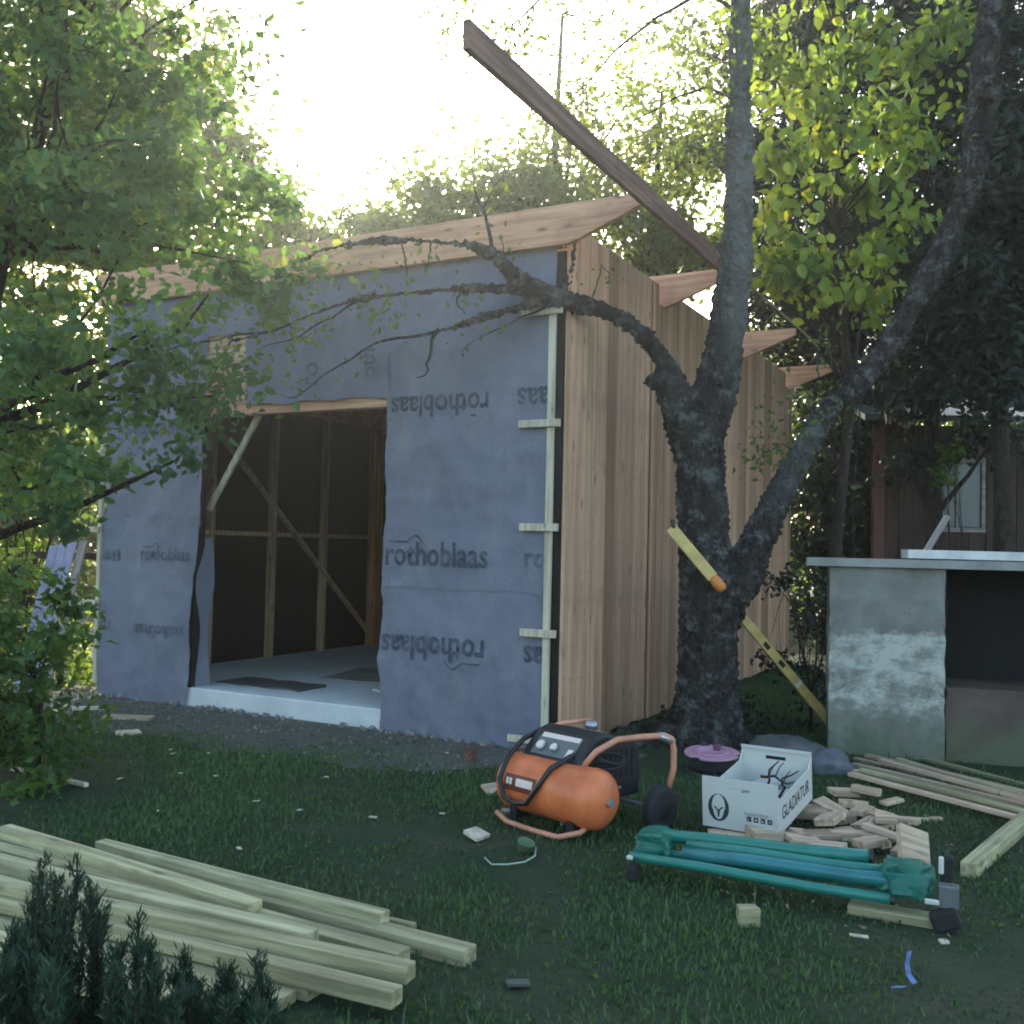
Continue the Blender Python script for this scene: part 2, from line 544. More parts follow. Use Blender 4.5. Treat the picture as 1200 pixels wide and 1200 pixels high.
# trodden strip in front of the shed, ragged outline
pts = []
for i in range(70):
    t = i / 69
    x = -5.5 + 6.1 * t
    w = .85 + .40 * math.sin(t * 3.1) + .22 * mnoise.noise(Vector((x * 1.7, 3.1, 0))) + .1 * mnoise.noise(Vector((x * 7, 1.1, 0)))
    w *= min(1, (1 - t) * 5 + .15)
    pts.append((x, -max(.12, w)))
def dirt_depth(x):
    if x < -5.5 or x > .6:
        return 0
    i = (x + 5.5) / 6.1 * 69
    return -pts[int(min(68, i))][1]
mb = MB()
vs = [shed_w(x, .3, .004) for x, y in pts] + [shed_w(x, y, .004) for x, y in pts]
k = len(pts)
mb.add(vs, [(i, i + k, i + k + 1, i + 1) for i in range(k - 1)])
obj('dirt_strip', mb, M['dirt'], kind='structure')

# pebbles and clods on the strip
mb = MB()
for i in range(1500):
    x = random.uniform(-5.4, .45)
    y = -random.random() ** 1.1 * (dirt_depth(x) + .1)
    s = random.choice((random.uniform(.004, .010), random.uniform(.005, .018)))
    p = shed_w(x, y, s * .35)
    R = Euler((random.random() * 6, random.random() * 6, random.random() * 6)).to_matrix()
    vs = [R @ Vector(q) * s * random.uniform(.7, 1.2) for q in ((1, 0, 0), (-1, 0, 0), (0, 1, 0), (0, -1, 0), (0, 0, .7), (0, 0, -.7))]
    mb.add([v + p for v in vs], [(0, 2, 4), (2, 1, 4), (1, 3, 4), (3, 0, 4), (2, 0, 5), (1, 2, 5), (3, 1, 5), (0, 3, 5)])
o = obj('gravel', mb, M['pebble'], kind='stuff')
tag(o, 'loose grey gravel and clods along the foot of the shed', 'gravel')

# ------------------------------------------------------------------ leaf clouds (numpy)
def leaf_mesh(name, P, size, mat, tint, aspect=.55, droop=.35, out=None, fold=.12, jitter=.4, rnd_shape=False):
    """P: (n,3) leaf positions; one folded diamond each"""
    n = len(P)
    az = RNG.uniform(0, 2 * np.pi, n)
    el = RNG.normal(-droop, .55, n)
    d = np.stack([np.cos(az) * np.cos(el), np.sin(az) * np.cos(el), np.sin(el)], 1)
    if out is not None:
        d = d + out
        d /= np.linalg.norm(d, axis=1, keepdims=True) + 1e-9
    rnd = RNG.normal(0, 1, (n, 3)); rnd[:, 2] *= .5
    s = np.cross(d, rnd)
    s /= np.linalg.norm(s, axis=1, keepdims=True) + 1e-9
    nrm = np.cross(s, d)
    L = size * RNG.uniform(1 - jitter, 1 + jitter, n)[:, None]
    W = L * aspect
    base = P
    mid = P + d * L * .45
    vl = mid - s * W * .5 + nrm * L * fold
    vr = mid + s * W * .5 + nrm * L * fold
    tip = P + d * L - nrm * L * fold * .6
    if rnd_shape:
        q1 = P + d * L * .16; q2 = P + d * L * .68
        a1 = q1 - s * W * .40 + nrm * L * fold * .7; a2 = q2 - s * W * .42 + nrm * L * fold * .5
        b1 = q1 + s * W * .40 + nrm * L * fold * .7; b2 = q2 + s * W * .42 + nrm * L * fold * .5
        V = np.stack([base, a1, vl, a2, tip, b2, vr, b1], 1).reshape(-1, 3)
        idx = np.arange(n) * 8
        F = np.stack([idx, idx + 7, idx + 6, idx, idx + 6, idx + 5, idx, idx + 5, idx + 4, idx, idx + 4, idx + 3, idx, idx + 3, idx + 2, idx, idx + 2, idx + 1], 1).reshape(-1)
        nv_ = 8
    else:
        V = np.stack([base, vl, tip, vr], 1).reshape(-1, 3)
        idx = np.arange(n) * 4
        F = np.stack([idx, idx + 3, idx + 2, idx, idx + 2, idx + 1], 1).reshape(-1)
        nv_ = 4
    me = bpy.data.meshes.new(name)
    me.vertices.add(len(V)); me.vertices.foreach_set('co', V.astype(np.float32).ravel())
    me.loops.add(len(F)); me.loops.foreach_set('vertex_index', F.astype(np.int32))
    nt_ = len(F) // 3
    me.polygons.add(nt_)
    me.polygons.foreach_set('loop_start', np.arange(nt_, dtype=np.int32) * 3)
    me.update(calc_edges=True)
    a = me.attributes.new('tint', 'FLOAT', 'POINT')
    a.data.foreach_set('value', np.repeat(np.clip(tint, 0, 1), nv_).astype(np.float32))
    me.materials.append(mat)
    return me

def clump_points(blobs, per_m3, leaves, crad, shell=.5):
    """blobs: (center Vector, radius or (rx,ry,rz)). returns clump centres, leaf points, tints"""
    CC = []
    for c, r_ in blobs:
        r_ = np.array(r_ if hasattr(r_, '__len__') else (r_, r_, r_), float)
        n = max(4, int(per_m3 * 4.2 * r_.prod()))
        q = RNG.normal(0, 1, (n, 3)); q /= np.linalg.norm(q, axis=1, keepdims=True)
        rad = RNG.uniform(0, 1, n) ** shell
        CC.append(np.array(c) + q * rad[:, None] * r_)
    CC = np.concatenate(CC)
    n = len(CC)
    cnt = RNG.poisson(leaves, n)
    own = np.repeat(np.arange(n), cnt)
    cr = crad * RNG.uniform(.5, 1.4, n)
    off = RNG.normal(0, 1, (len(own), 3)) * np.array([1, 1, .7])
    P = CC[own] + off * cr[own][:, None] * .55
    ct = RNG.normal(.45, .26, n)
    tint = ct[own] + RNG.normal(0, .15, len(own))
    return CC, P, tint

def limb_path(a, b, bend=.15, n=6, sag=0.0):
    a = Vector(a); b = Vector(b); L = (b - a).length
    o1 = Vector((random.uniform(-1, 1), random.uniform(-1, 1), random.uniform(-.2, 1))) * bend * L
    out = []
    for i in range(n):
        t = i / (n - 1)
        out.append(a.lerp(b, t) + o1 * math.sin(t * math.pi) + Vector((random.uniform(-1, 1), random.uniform(-1, 1), random.uniform(-1, 1))) * .025 * L * (1 if 0 < i < n - 1 else 0))
    return out

def make_tree(name, label, trunk, trad, blobs, per_m3, leaves, crad, size, mat, bark, group=None, nlimb=14, aspect=.55, shell=.5, cat='tree', droop=.35, zmin=.03, rnd_shape=False):
    base = Vector(trunk[0])
    root = thing(name, label, cat, base, 0, group)
    CC, P, tint = clump_points(blobs, per_m3, leaves, crad, shell)
    keep = P[:, 2] > zmin
    P = P[keep]; tint = tint[keep]
    mb = MB()
    mb.tube([Vector(p) - base for p in trunk], trad, 9)
    ids = RNG.choice(len(CC), min(nlimb, len(CC)), replace=False)
    for i in ids:
        c = Vector(CC[i])
        # leave the trunk below the clump
        best = min(range(len(trunk)), key=lambda k_: (Vector(trunk[k_]) - c).length + (2 if Vector(trunk[k_]).z > c.z else 0))
        a = Vector(trunk[best])
        path = limb_path(a - base, c - base, .14)
        r0 = max(.012, trad[best] * .45)
        mb.tube(path, [r0 * (1 - .85 * t / 5) for t in range(6)], 6)
        for _ in range(2):
            s_ = path[random.randint(2, 4)]
            e = Vector(CC[RNG.integers(len(CC))]) - base
            if (e - s_).length < 1.6:
                mb.tube(limb_path(s_, e, .1, 5), [r0 * .3, r0 * .25, r0 * .2, r0 * .15, r0 * .08], 5)
    obj('trunk', mb, bark, root, smooth=True)
    me = leaf_mesh(name + '_leaves', P - np.array(base), size, mat, tint, aspect, droop, rnd_shape=rnd_shape)
    obj('crown', None, mat, root, kind='stuff', data=me)
    return root

def pb(px, py, Y, rpx, depth=1.0, flat=1.0):
    r_ = rpx * Y / FPX
    return (at(px, py, Y), (r_, r_ * depth, r_ * flat))
#PART2
# ------------------------------------------------------------------ shed
W, D, ZR = 4.84, 7.35, 4.04          # width, depth, rafter top
shed = thing('timber_shed', 'half-built timber shed wrapped in blue-grey printed membrane with open doorway', 'shed', SHED_O, SHED_RZ)

def fold(x, z):
    r_ = 0
    for k_, (fx, fz, am, se) in enumerate(((1.6, .9, .016, 1.0), (3.4, 1.1, .013, 4.0), (2.0, 4.5, .009, 7.0), (6.5, 2.5, .007, 11.0))):
        n_ = mnoise.noise(Vector((x * fx + z * .5, z * fz - x * .4, se)))
        r_ += am * (1 - min(1, abs(n_) * 3.2)) ** 1.5      # ridged: sharp tension creases
    return r_
def fmax(x, z):
    return max(fold(x + a_, z + b2) for a_ in (-.02, 0, .02) for b2 in (-.08, -.04, 0, .04, .08))
def sheet(x0, x1, z0, z1, y, parent=shed, step=.035, edge=None, name='membrane_sheet', thick=.003):
    nx = max(2, int((x1 - x0) / step)); nz = max(2, int((z1 - z0) / step))
    mb = MB(); vs = []
    for j in range(nz + 1):
        for i in range(nx + 1):
            x = x0 + (x1 - x0) * i / nx; z = z0 + (z1 - z0) * j / nz
            if edge:
                x, z = edge(x, z, i / nx, j / nz)
            yy = y - fold(x, z) - .002
            vs.append((x, yy, z))
    fs = [(j * (nx + 1) + i, j * (nx + 1) + i + 1, (j + 1) * (nx + 1) + i + 1, (j + 1) * (nx + 1) + i) for j in range(nz) for i in range(nx)]
    mb.add(vs, fs)
    o = obj(name, mb, M['membrane'], parent, smooth=True)
    return o

# wall carcass behind the cloth
def wallbox(x0, x1, z0, z1, y0=.0, y1=.12, name='wall_frame', mat=None):
    mb = MB(); mb.span((x0, y0, z0), (x1, y1, z1))
    return obj(name, mb, mat or M['interior'], shed)
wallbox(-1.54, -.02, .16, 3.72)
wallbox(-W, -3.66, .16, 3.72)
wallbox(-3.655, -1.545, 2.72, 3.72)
# slab
mb = MB(); mb.span((-W + .02, -.004, -.1), (-.025, D - .05, .17))
obj('floor_slab', mb, M['floor'], shed, bevel=.012)
# rubble under the slab edge
# membrane on the right of the doorway: three lapped sheets
def wob(a, b):
    def f(x, z, u, v):
        dx = 0
        if u < .02:
            dx = .03 * mnoise.noise(Vector((z * 2.5, a, 0))) + .014 * mnoise.noise(Vector((z * 11, a, 3)))
        if v < .02 and b:
            z += .03 * mnoise.noise(Vector((x * 4, a, 2)))
        return x + dx, z
    return f
right = [sheet(-1.57, -.07, .0, 1.28, -.012, edge=wob(1, True)), sheet(-1.56, -.07, 1.16, 2.52, -.020, edge=wob(2, True)), sheet(-1.57, -.06, 2.42, 3.80, -.012, edge=wob(3, False))]
def flare(x, z, u, v):
    # the free edge by the doorway swings inward at the foot
    return x - u * (.10 * (1 - v)) + (.02 * math.sin(v * 9) if u > .97 else 0), z - .05 * u * (1 - v) + (.02 * mnoise.noise(Vector((x * 4, 7, 2))) if v < .02 else 0)
left = [sheet(-W, -3.60, .02, 1.72, -.018, edge=flare), sheet(-W, -3.58, 1.62, 2.80, -.010, edge=wob(5, True)), sheet(-W, -3.56, 2.74, 3.80, -.016)]
lintel = [sheet(-3.08, -1.55, 2.70, 3.80, -.022, edge=wob(6, True)), sheet(-3.60, -3.06, 3.34, 3.80, -.026)]
# membrane flap folded back at the left jamb
mb = MB()
fl = []
for j in range(24):
    z = .02 + 1.5 * j / 23
    for i in range(5):
        t = i / 4
        fl.append((-3.68 + .06 * t + .015 * math.sin(z * 7), .02 + .16 * t + .02 * math.sin(z * 5 + t * 2), z))
mb.add(fl, [(j * 5 + i, j * 5 + i + 1, j * 5 + i + 6, j * 5 + i + 5) for j in range(23) for i in range(4)])
obj('membrane_flap', mb, M['membrane'], shed, smooth=True)
# timber header bared over the doorway and pale boarding in the torn gap
mb = MB(); mb.span((-3.62, -.004, 2.62), (-1.50, .11, 2.715)); obj('header', mb, M['rafter'], shed, bevel=.004)
mb = MB(); mb.span((-3.60, -.008, 2.72), (-3.10, -.002, 2.93)); obj('header_board', mb, M['rafter'], shed)
mb = MB(); mb.span((-3.60, -.010, 2.935), (-3.10, -.002, 3.35)); obj('gap_board', mb, M['offcut'], shed)

# lettering on the cloth
TXT_L = .93
def put_text(sheet_o, body, xc, zc, length, flip=0.0, y=-.03, mat=None, bold=.003, emblem=False):
    mat = mat or M['membraneink']
    me = text_data(body, 1.0, mat, bold=.02, align='CENTER', extrude=0.0)
    xs = [v.co.x for v in me.vertices]
    ext = max(xs) - min(xs); mid = (max(xs) + min(xs)) / 2
    k_ = length / ext
    ca, sa = math.cos(flip), math.sin(flip)
    for v in me.vertices:
        a = (v.co.x - mid) * k_; b_ = v.co.y * k_ * 1.18
        x = xc + a * ca - b_ * sa; z = zc + a * sa + b_ * ca
        v.co = (x, y - fmax(x, z) - .004, z)
    o = obj('printed_word', None, mat, sheet_o, data=me)
    if emblem:
        pl = [(-.46, .105), (-.30, .105), (-.215, .155), (-.19, .155), (-.125, .10)]
        m2 = MB()
        q = []
        for a, b_ in pl:
            a *= length; b_ *= length * 1.05
            for db in (-.007, .007):
                bb = b_ + db
                x = xc + a * ca - bb * sa; z = zc + a * sa + bb * ca
                q.append((x, y - fmax(x, z) - .004, z))
        m2.add(q, [(2 * i, 2 * i + 2, 2 * i + 3, 2 * i + 1) for i in range(len(pl) - 1)])
        obj('printed_roof_mark', m2, mat, sheet_o)
    return o
PI = math.pi
put_text(right[1], 'rothoblaas', -1.06, 1.42, .95, 0, -.020, emblem=True)
put_text(right[1], 'ro', -.185, 1.42, .17, 0, -.020, M['membraneink2'])
put_text(right[2], 'rothoblaas', -1.07, 2.61, .90, PI, -.012, M['membraneink'], emblem=True)
put_text(right[2], 'aas', -.235, 2.62, .27, PI, -.012)
put_text(right[0], 'rothoblaas', -1.08, .70, .95, PI, -.012, emblem=True)
put_text(right[0], 'as', -.185, .69, .17, PI, -.012)
put_text(left[0], 'rothoblaas', -3.98, 1.36, .62, 0, -.018, M['membraneink2'], emblem=True)
put_text(left[0], 'aas', -4.70, 1.36, .22, 0, -.018, M['membraneink2'])
put_text(left[0], 'rothoblaas', -4.05, .66, .60, PI, -.018, M['membraneink2'])
put_text(left[0], 'ro', -4.74, .66, .15, PI, -.018, M['membraneink2'])
put_text(left[1], 'rothoblaas', -4.15, 2.52, .8, PI, -.010, M['membraneink2'])
put_text(lintel[0], 'ro', -2.36, 2.93, .20, PI / 2, -.022, M['membraneink2'])
put_text(lintel[0], 'oth', -1.75, 2.98, .24, PI / 2, -.022, M['membraneink2'])
# seam tapes / laps
mb = MB(); mb.span((-4.83, -.026, 1.708), (-3.60, -.0235, 1.722)); obj('lap_seam', mb, M['membraneink2'], shed)

# staples and lap tape
for zz, xa, xb in ((1.24, -1.52, -.10), (2.49, -1.52, -.10), (3.68, -3.0, -.12), (1.66, -4.78, -3.66), (2.78, -4.78, -3.66)):
    mb = MB()
    xx = xa
    while xx < xb:
        z_ = zz + random.uniform(-.012, .012)
        mb.box((xx, -.022 - fold(xx, z_) - .005, z_), (.014, .002, .003), Euler((0, random.uniform(-.5, .5), 0)).to_matrix())
        xx += random.uniform(.10, .2)
    obj('staples', mb, M['steel'], shed, kind='stuff')
# battens at the two front corners
def bat(x0, x1, y0, y1, z0, z1, name='batten', mat=None):
    mb = MB(); mb.span((x0, y0, z0), (x1, y1, z1))
    return obj(name, mb, mat or M['batten'], shed, bevel=.003)
bat(-.105, -.055, -.062, -.024, .12, 3.30)
bat(-.028, -.003, -.002, .03, .10, 3.72, 'gap_shade_strip', M['dark'])  # near-black strip paints the shade of the gap beside the planks
for z in (3.26, 2.42, 1.65, .87):
    bat(-.30 + random.uniform(-.03, .03), .012, -.098, -.064, z - .028, z + .028)
bat(-.36, -.04, -.098, -.064, .06, .11)
bat(-W - .045, -W - .005, -.055, -.015, .12, 3.1)
for z, l_ in ((2.33, .26), (1.58, .30), (.88, .24), (3.0, .2)):
    bat(-W - l_, -W - .0, -.092, -.058, z - .026, z + .026)

# cladding planks on the long wall (each a part)
y = .0
plank_me = {}
k = 0
while y < D - .02:
    w = random.choice((.16, .19, .19, .22))
    if y + w > D:
        w = D - y
    dx = random.choice((0, 0, .002, .004))
    top = 3.93
    for ry in (2.07, 4.75, 7.15):
        if y < ry + .05 and y + w > ry - .05:
            top = 3.75
    zb = .012 + random.uniform(-.01, .02)
    mb = MB()
    mb.box((0, 0, (top - zb) / 2), (.024, w - .003, top - zb))
    o = obj('plank', mb, M['plank'], shed, bevel=.003)
    o.location = (.014 + dx, y + w / 2, zb)
    nm = MB()
    for zz in (.5, 1.3, 2.1, 2.9, 3.6):
        for e in (-.3, .3):
            nm.box((.0125, e * w + random.uniform(-.008, .008), zz + random.uniform(-.01, .01)), (.003, .008, .008))
    obj('nail_heads', nm, M['inkdark'], o, kind='stuff')
    if random.random() < .05:   # cover strip over a joint
        mb = MB(); mb.box((0, 0, (top - zb) / 2 - .02), (.018, .045, top - zb - .05))
        o = obj('cover_strip', mb, M['plank'], shed, bevel=.003)
        o.location = (.047, y + w, zb)
    y += w
# sheathing behind planks, back wall, partition, inner lining
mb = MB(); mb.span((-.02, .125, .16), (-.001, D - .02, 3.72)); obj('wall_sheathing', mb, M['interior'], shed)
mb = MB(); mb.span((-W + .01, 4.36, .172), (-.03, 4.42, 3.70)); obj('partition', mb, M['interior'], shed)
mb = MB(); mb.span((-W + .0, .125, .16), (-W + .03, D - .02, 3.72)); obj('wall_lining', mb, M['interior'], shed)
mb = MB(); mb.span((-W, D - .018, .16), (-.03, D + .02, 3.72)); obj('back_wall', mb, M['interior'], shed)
# studs of the far side wall seen through the doorway
XL = -W + .032
for yy in (.35, 1.30, 2.28, 3.22):
    mb = MB(); mb.span((XL, yy - .03, .172), (XL + .09, yy + .03, 3.3)); obj('stud', mb, M['stud'], shed, bevel=.003)
mb = MB(); mb.span((XL, 4.20, .172), (XL + .14, 4.355, 3.3)); obj('corner_post', mb, M['post'], shed, bevel=.004)
for a, b_ in ((.385, 1.265), (1.335, 2.245), (2.315, 3.185), (3.255, 4.195)):
    mb = MB(); mb.span((XL, a, 1.56), (XL + .07, b_, 1.61)); obj('nogging', mb, M['stud'], shed)
mb = MB(); mb.beam((XL + .108, 1.25, 2.72), (XL + .108, 4.18, .30), .025, .075, up=Vector((1, 0, 0))); obj('diagonal_brace', mb, M['stud'], shed)
mb = MB(); mb.span((XL, .14, 3.02), (XL + .16, 4.355, 3.28)); 
obj('wall_plate', mb, M['rafter'], shed)
mb = MB(); mb.span((XL + .17, 4.22, 2.95), (-.05, 4.355, 3.2)); obj('tie_beam', mb, M['rafter'], shed)
for yy in (1.3, 2.3, 3.3):
    mb = MB(); mb.span((XL + .17, yy - .03, 3.3), (-.05, yy + .03, 3.5)); obj('ceiling_joist', mb, M['stud'], shed)
mb = MB(); mb.span((-W + .17, 4.34, 1.55), (-3.9, 4.358, 1.60)); obj('nogging', mb, M['stud'], shed)
# unseen deck added between the rafters to keep skylight off the interior
for a, b_ in ((.03, 2.02), (2.12, 4.70), (4.80, 7.10)):
    mb = MB(); mb.span((-W, a, 3.722), (-.01, b_, 3.745)); obj('shade_deck', mb, M['stud'], shed)
# rafters with tapered tails
for i, yy in enumerate((-.07, 2.07, 4.75, 7.15)):
    th = .05
    prof = [(-W - .12, 3.74), (.05, 3.74), (.12, 3.76), (.645, 3.96), (.645, ZR), (-W - .12, ZR)]
    mb = MB(); mb.prism(prof, yy - th / 2, yy + th / 2, 'y')
    obj('rafter', mb, M['rafter'], shed, bevel=.004)
# fascia board still overhanging towards the garden, string line behind it
mb = MB(); mb.beam((.668, -2.62, 4.00), (.668, 2.45, 3.985), .04, .15); obj('fascia_board', mb, M['darkboard'], shed, bevel=.004)
mb = MB(); mb.tube([(.66, 2.46, 4.03), (.67, 5, 4.045), (.66, 7.2, 4.03)], .013, 6); obj('edge_batten', mb, M['rope'], shed)
for a in (2.45, 7.0):
    pass
# dark under-slab rubble
mb = MB()
for i in range(70):
    x = random.uniform(-4.8, -.1); s = random.uniform(.02, .06)
    R = Euler((random.random() * 6, random.random() * 6, random.random() * 6)).to_matrix()
    mb.box((x, -.03 - random.random() * .06, s * .3), (s, s * .8, s * .7), R, .7)
obj('rubble', mb, M['pebble'], shed, kind='stuff')

# pieces lying in the doorway
def floor_sheet(name, label, cat, x0, x1, y0, y1, mat, z=.172, th=.012, rz=0):
    r_ = shed_w((x0 + x1) / 2, (y0 + y1) / 2, z)
    mb = MB()
    nx = 10
    w, d = x1 - x0, y1 - y0
    vs = []
    for j in (0, 1):
        for i in range(nx + 1):
            a = -w / 2 + w * i / nx
            vs.append((a, -d / 2 + .02 * math.sin(i * 1.7), th * (1 if j else 0) + .006 * math.sin(i)* j))
            vs.append((a, d / 2 + .02 * math.sin(i * 2.3 + 1), th * (1 if j else 0) + .01 * abs(math.sin(i * .8)) * j))
    fs = []
    m_ = 2 * (nx + 1)
    for i in range(nx):
        a = 2 * i
        fs += [(a, a + 2, a + 3, a + 1), (m_ + a, m_ + a + 1, m_ + a + 3, m_ + a + 2), (a, m_ + a, m_ + a + 2, a + 2), (a + 1, a + 3, m_ + a + 3, m_ + a + 1)]
    fs += [(0, 1, m_ + 1, m_), (2 * nx, m_ + 2 * nx, m_ + 2 * nx + 1, 2 * nx + 1)]
    mb.add(vs, fs)
    o = obj(name, mb, mat)
    o.location = r_; o.rotation_euler = (0, 0, SHED_RZ + rz)
    return tag(o, label, cat)
floor_sheet('membrane_offcut', 'dark crumpled sheet lying on the slab just inside the doorway', 'sheet', -3.7, -2.7, .35, .75, M['tarp'])
floor_sheet('cardboard_sheet', 'flat greyish board on the slab deeper inside the doorway', 'board', -3.2, -2.2, 1.2, 2.2, M['oldboard'], rz=.2)
floor_sheet('pale_board', 'small white board lying on the slab beside the right jamb', 'board', -2.2, -1.8, .75, 1.1, M['whiteboard'], rz=-.2)
# board leaning under the lintel
mb = MB(); mb.beam((-3.66, .155, 1.78), (-2.98, .155, 2.80), .03, .055)
obj('brace_lath', mb, M['batten'], shed, bevel=.003)
#PART3
# ------------------------------------------------------------------ forked old tree
TY = 7.75
TB = gp(826, 874)
old = thing('forked_tree', 'old forked tree with lichen-covered bark in front of the plank wall', 'tree', TB)
def T(px, py, dy=0.0):
    return at(px, py, TY + dy) - TB
def px2m(w, dy=0):
    return w * (TY + dy) / FPX / 2
mb = MB()
def limb(path, seg=12):
    mb.tube([T(x, y, d) for x, y, w, d in path], [px2m(w, d) for x, y, w, d in path], seg)
limb([(826, 892, 125, .1), (828, 872, 104, .1), (829, 845, 84, .1), (829, 800, 74, .08), (830, 750, 74, .05), (829, 690, 64, 0), (825, 640, 62, 0), (822, 580, 64, 0), (822, 520, 62, 0), (834, 470, 56, 0), (846, 420, 50, 0), (856, 360, 46, 0), (864, 300, 42, 0), (866, 220, 38, 0), (866, 120, 33, 0), (868, 20, 30, 0), (872, -120, 26, .1), (880, -260, 20, .2), (890, -380, 10, .3)], 14)
limb([(836, 745, 52, .03), (862, 690, 52, 0), (885, 640, 48, 0), (908, 590, 37, 0), (935, 540, 36, .1), (965, 490, 33, .2), (1000, 455, 32, .3), (1040, 410, 30, .4), (1075, 350, 30, .4), (1108, 290, 32, .4), (1132, 225, 33, .4), (1148, 150, 35, .4), (1155, 60, 33, .4), (1168, -40, 30, .5), (1180, -160, 24, .6), (1200, -300, 14, .7)], 14)
limb([(818, 540, 56, 0), (802, 495, 50, -.03), (788, 455, 44, -.05), (776, 420, 28, -.08), (758, 397, 25, -.1), (730, 374, 24, -.15), (700, 361, 24, -.2), (668, 354, 27, -.25), (640, 347, 32, -.3), (618, 338, 30, -.32), (600, 322, 22, -.35), (580, 300, 17, -.4), (556, 288, 13, -.45), (520, 284, 11, -.5), (480, 281, 10, -.55), (430, 283, 9, -.6), (380, 292, 7, -.6), (340, 310, 5, -.6)], 12)
limb([(628, 343, 20, -.3), (598, 340, 17, -.35), (560, 337, 14, -.4), (520, 340, 12, -.5), (470, 344, 10, -.55), (420, 350, 8, -.6), (370, 366, 7, -.65), (320, 388, 5, -.7), (270, 400, 4, -.7)], 10)
limb([(640, 352, 18, -.3), (610, 360, 14, -.35), (570, 370, 12, -.35), (535, 383, 10, -.35), (512, 388, 8, -.35)], 8)
limb([(664, 352, 14, -.24), (664, 325, 15, -.22), (668, 298, 13, -.2), (672, 287, 9, -.2)], 10)
limb([(782, 445, 44, -.04), (770, 448, 30, -.1), (758, 446, 16, -.15)], 10)
limb([(1150, 110, 40, .4), (1158, 104, 34, .2), (1160, 102, 26, .1)], 10)
for k_ in range(6):     # root flare
    an = k_ / 6 * 6.28 + .4
    d_ = Vector((math.cos(an), math.sin(an), 0))
    ln = random.uniform(.35, .6)
    o_ = Vector((.0, .1, 0))
    mb.tube([o_ + d_ * .10 + Vector((0, 0, .42)), o_ + d_ * .2 + Vector((0, 0, .2)), o_ + d_ * .34 + Vector((0, 0, .06)), o_ + d_ * (.34 + ln) + Vector((0, 0, -.05))], [.10, .10, .085, .03], 9)
tr = obj('trunk', mb, M['bark'], old, smooth=True)
m = tr.modifiers.new('merge', 'REMESH'); m.mode = 'VOXEL'; m.voxel_size = .0105; m.use_smooth_shade = True
tx = bpy.data.textures.new('bark_relief', 'CLOUDS'); tx.noise_scale = .05; tx.noise_depth = 5; tx.noise_type = 'HARD_NOISE'
m = tr.modifiers.new('relief', 'DISPLACE'); m.texture = tx; m.strength = .06; m.mid_level = .45; m.texture_coords = 'LOCAL'
tx2 = bpy.data.textures.new('burls', 'CLOUDS'); tx2.noise_scale = .3; tx2.noise_depth = 2
m = tr.modifiers.new('lumps', 'DISPLACE'); m.texture = tx2; m.strength = .06; m.mid_level = .6; m.texture_coords = 'LOCAL'
mb = MB()
def twig(path, r0=.012, r1=.003):
    n_ = len(path)
    pts_ = []
    for i, (x, y, d) in enumerate(path):
        pts_.append(T(x, y, d))
    # subdivide with a little crookedness
    q = []
    for i in range(n_ - 1):
        for s_ in range(3):
            t = s_ / 3
            p = pts_[i].lerp(pts_[i + 1], t)
            if s_:
                p = p + Vector((random.uniform(-1, 1), random.uniform(-1, 1), random.uniform(-1, 1))) * .012
            q.append(p)
    q.append(pts_[-1])
    mb.tube(q, [r0 + (r1 - r0) * i / (len(q) - 1) for i in range(len(q))], 5)
    return q
TW = []
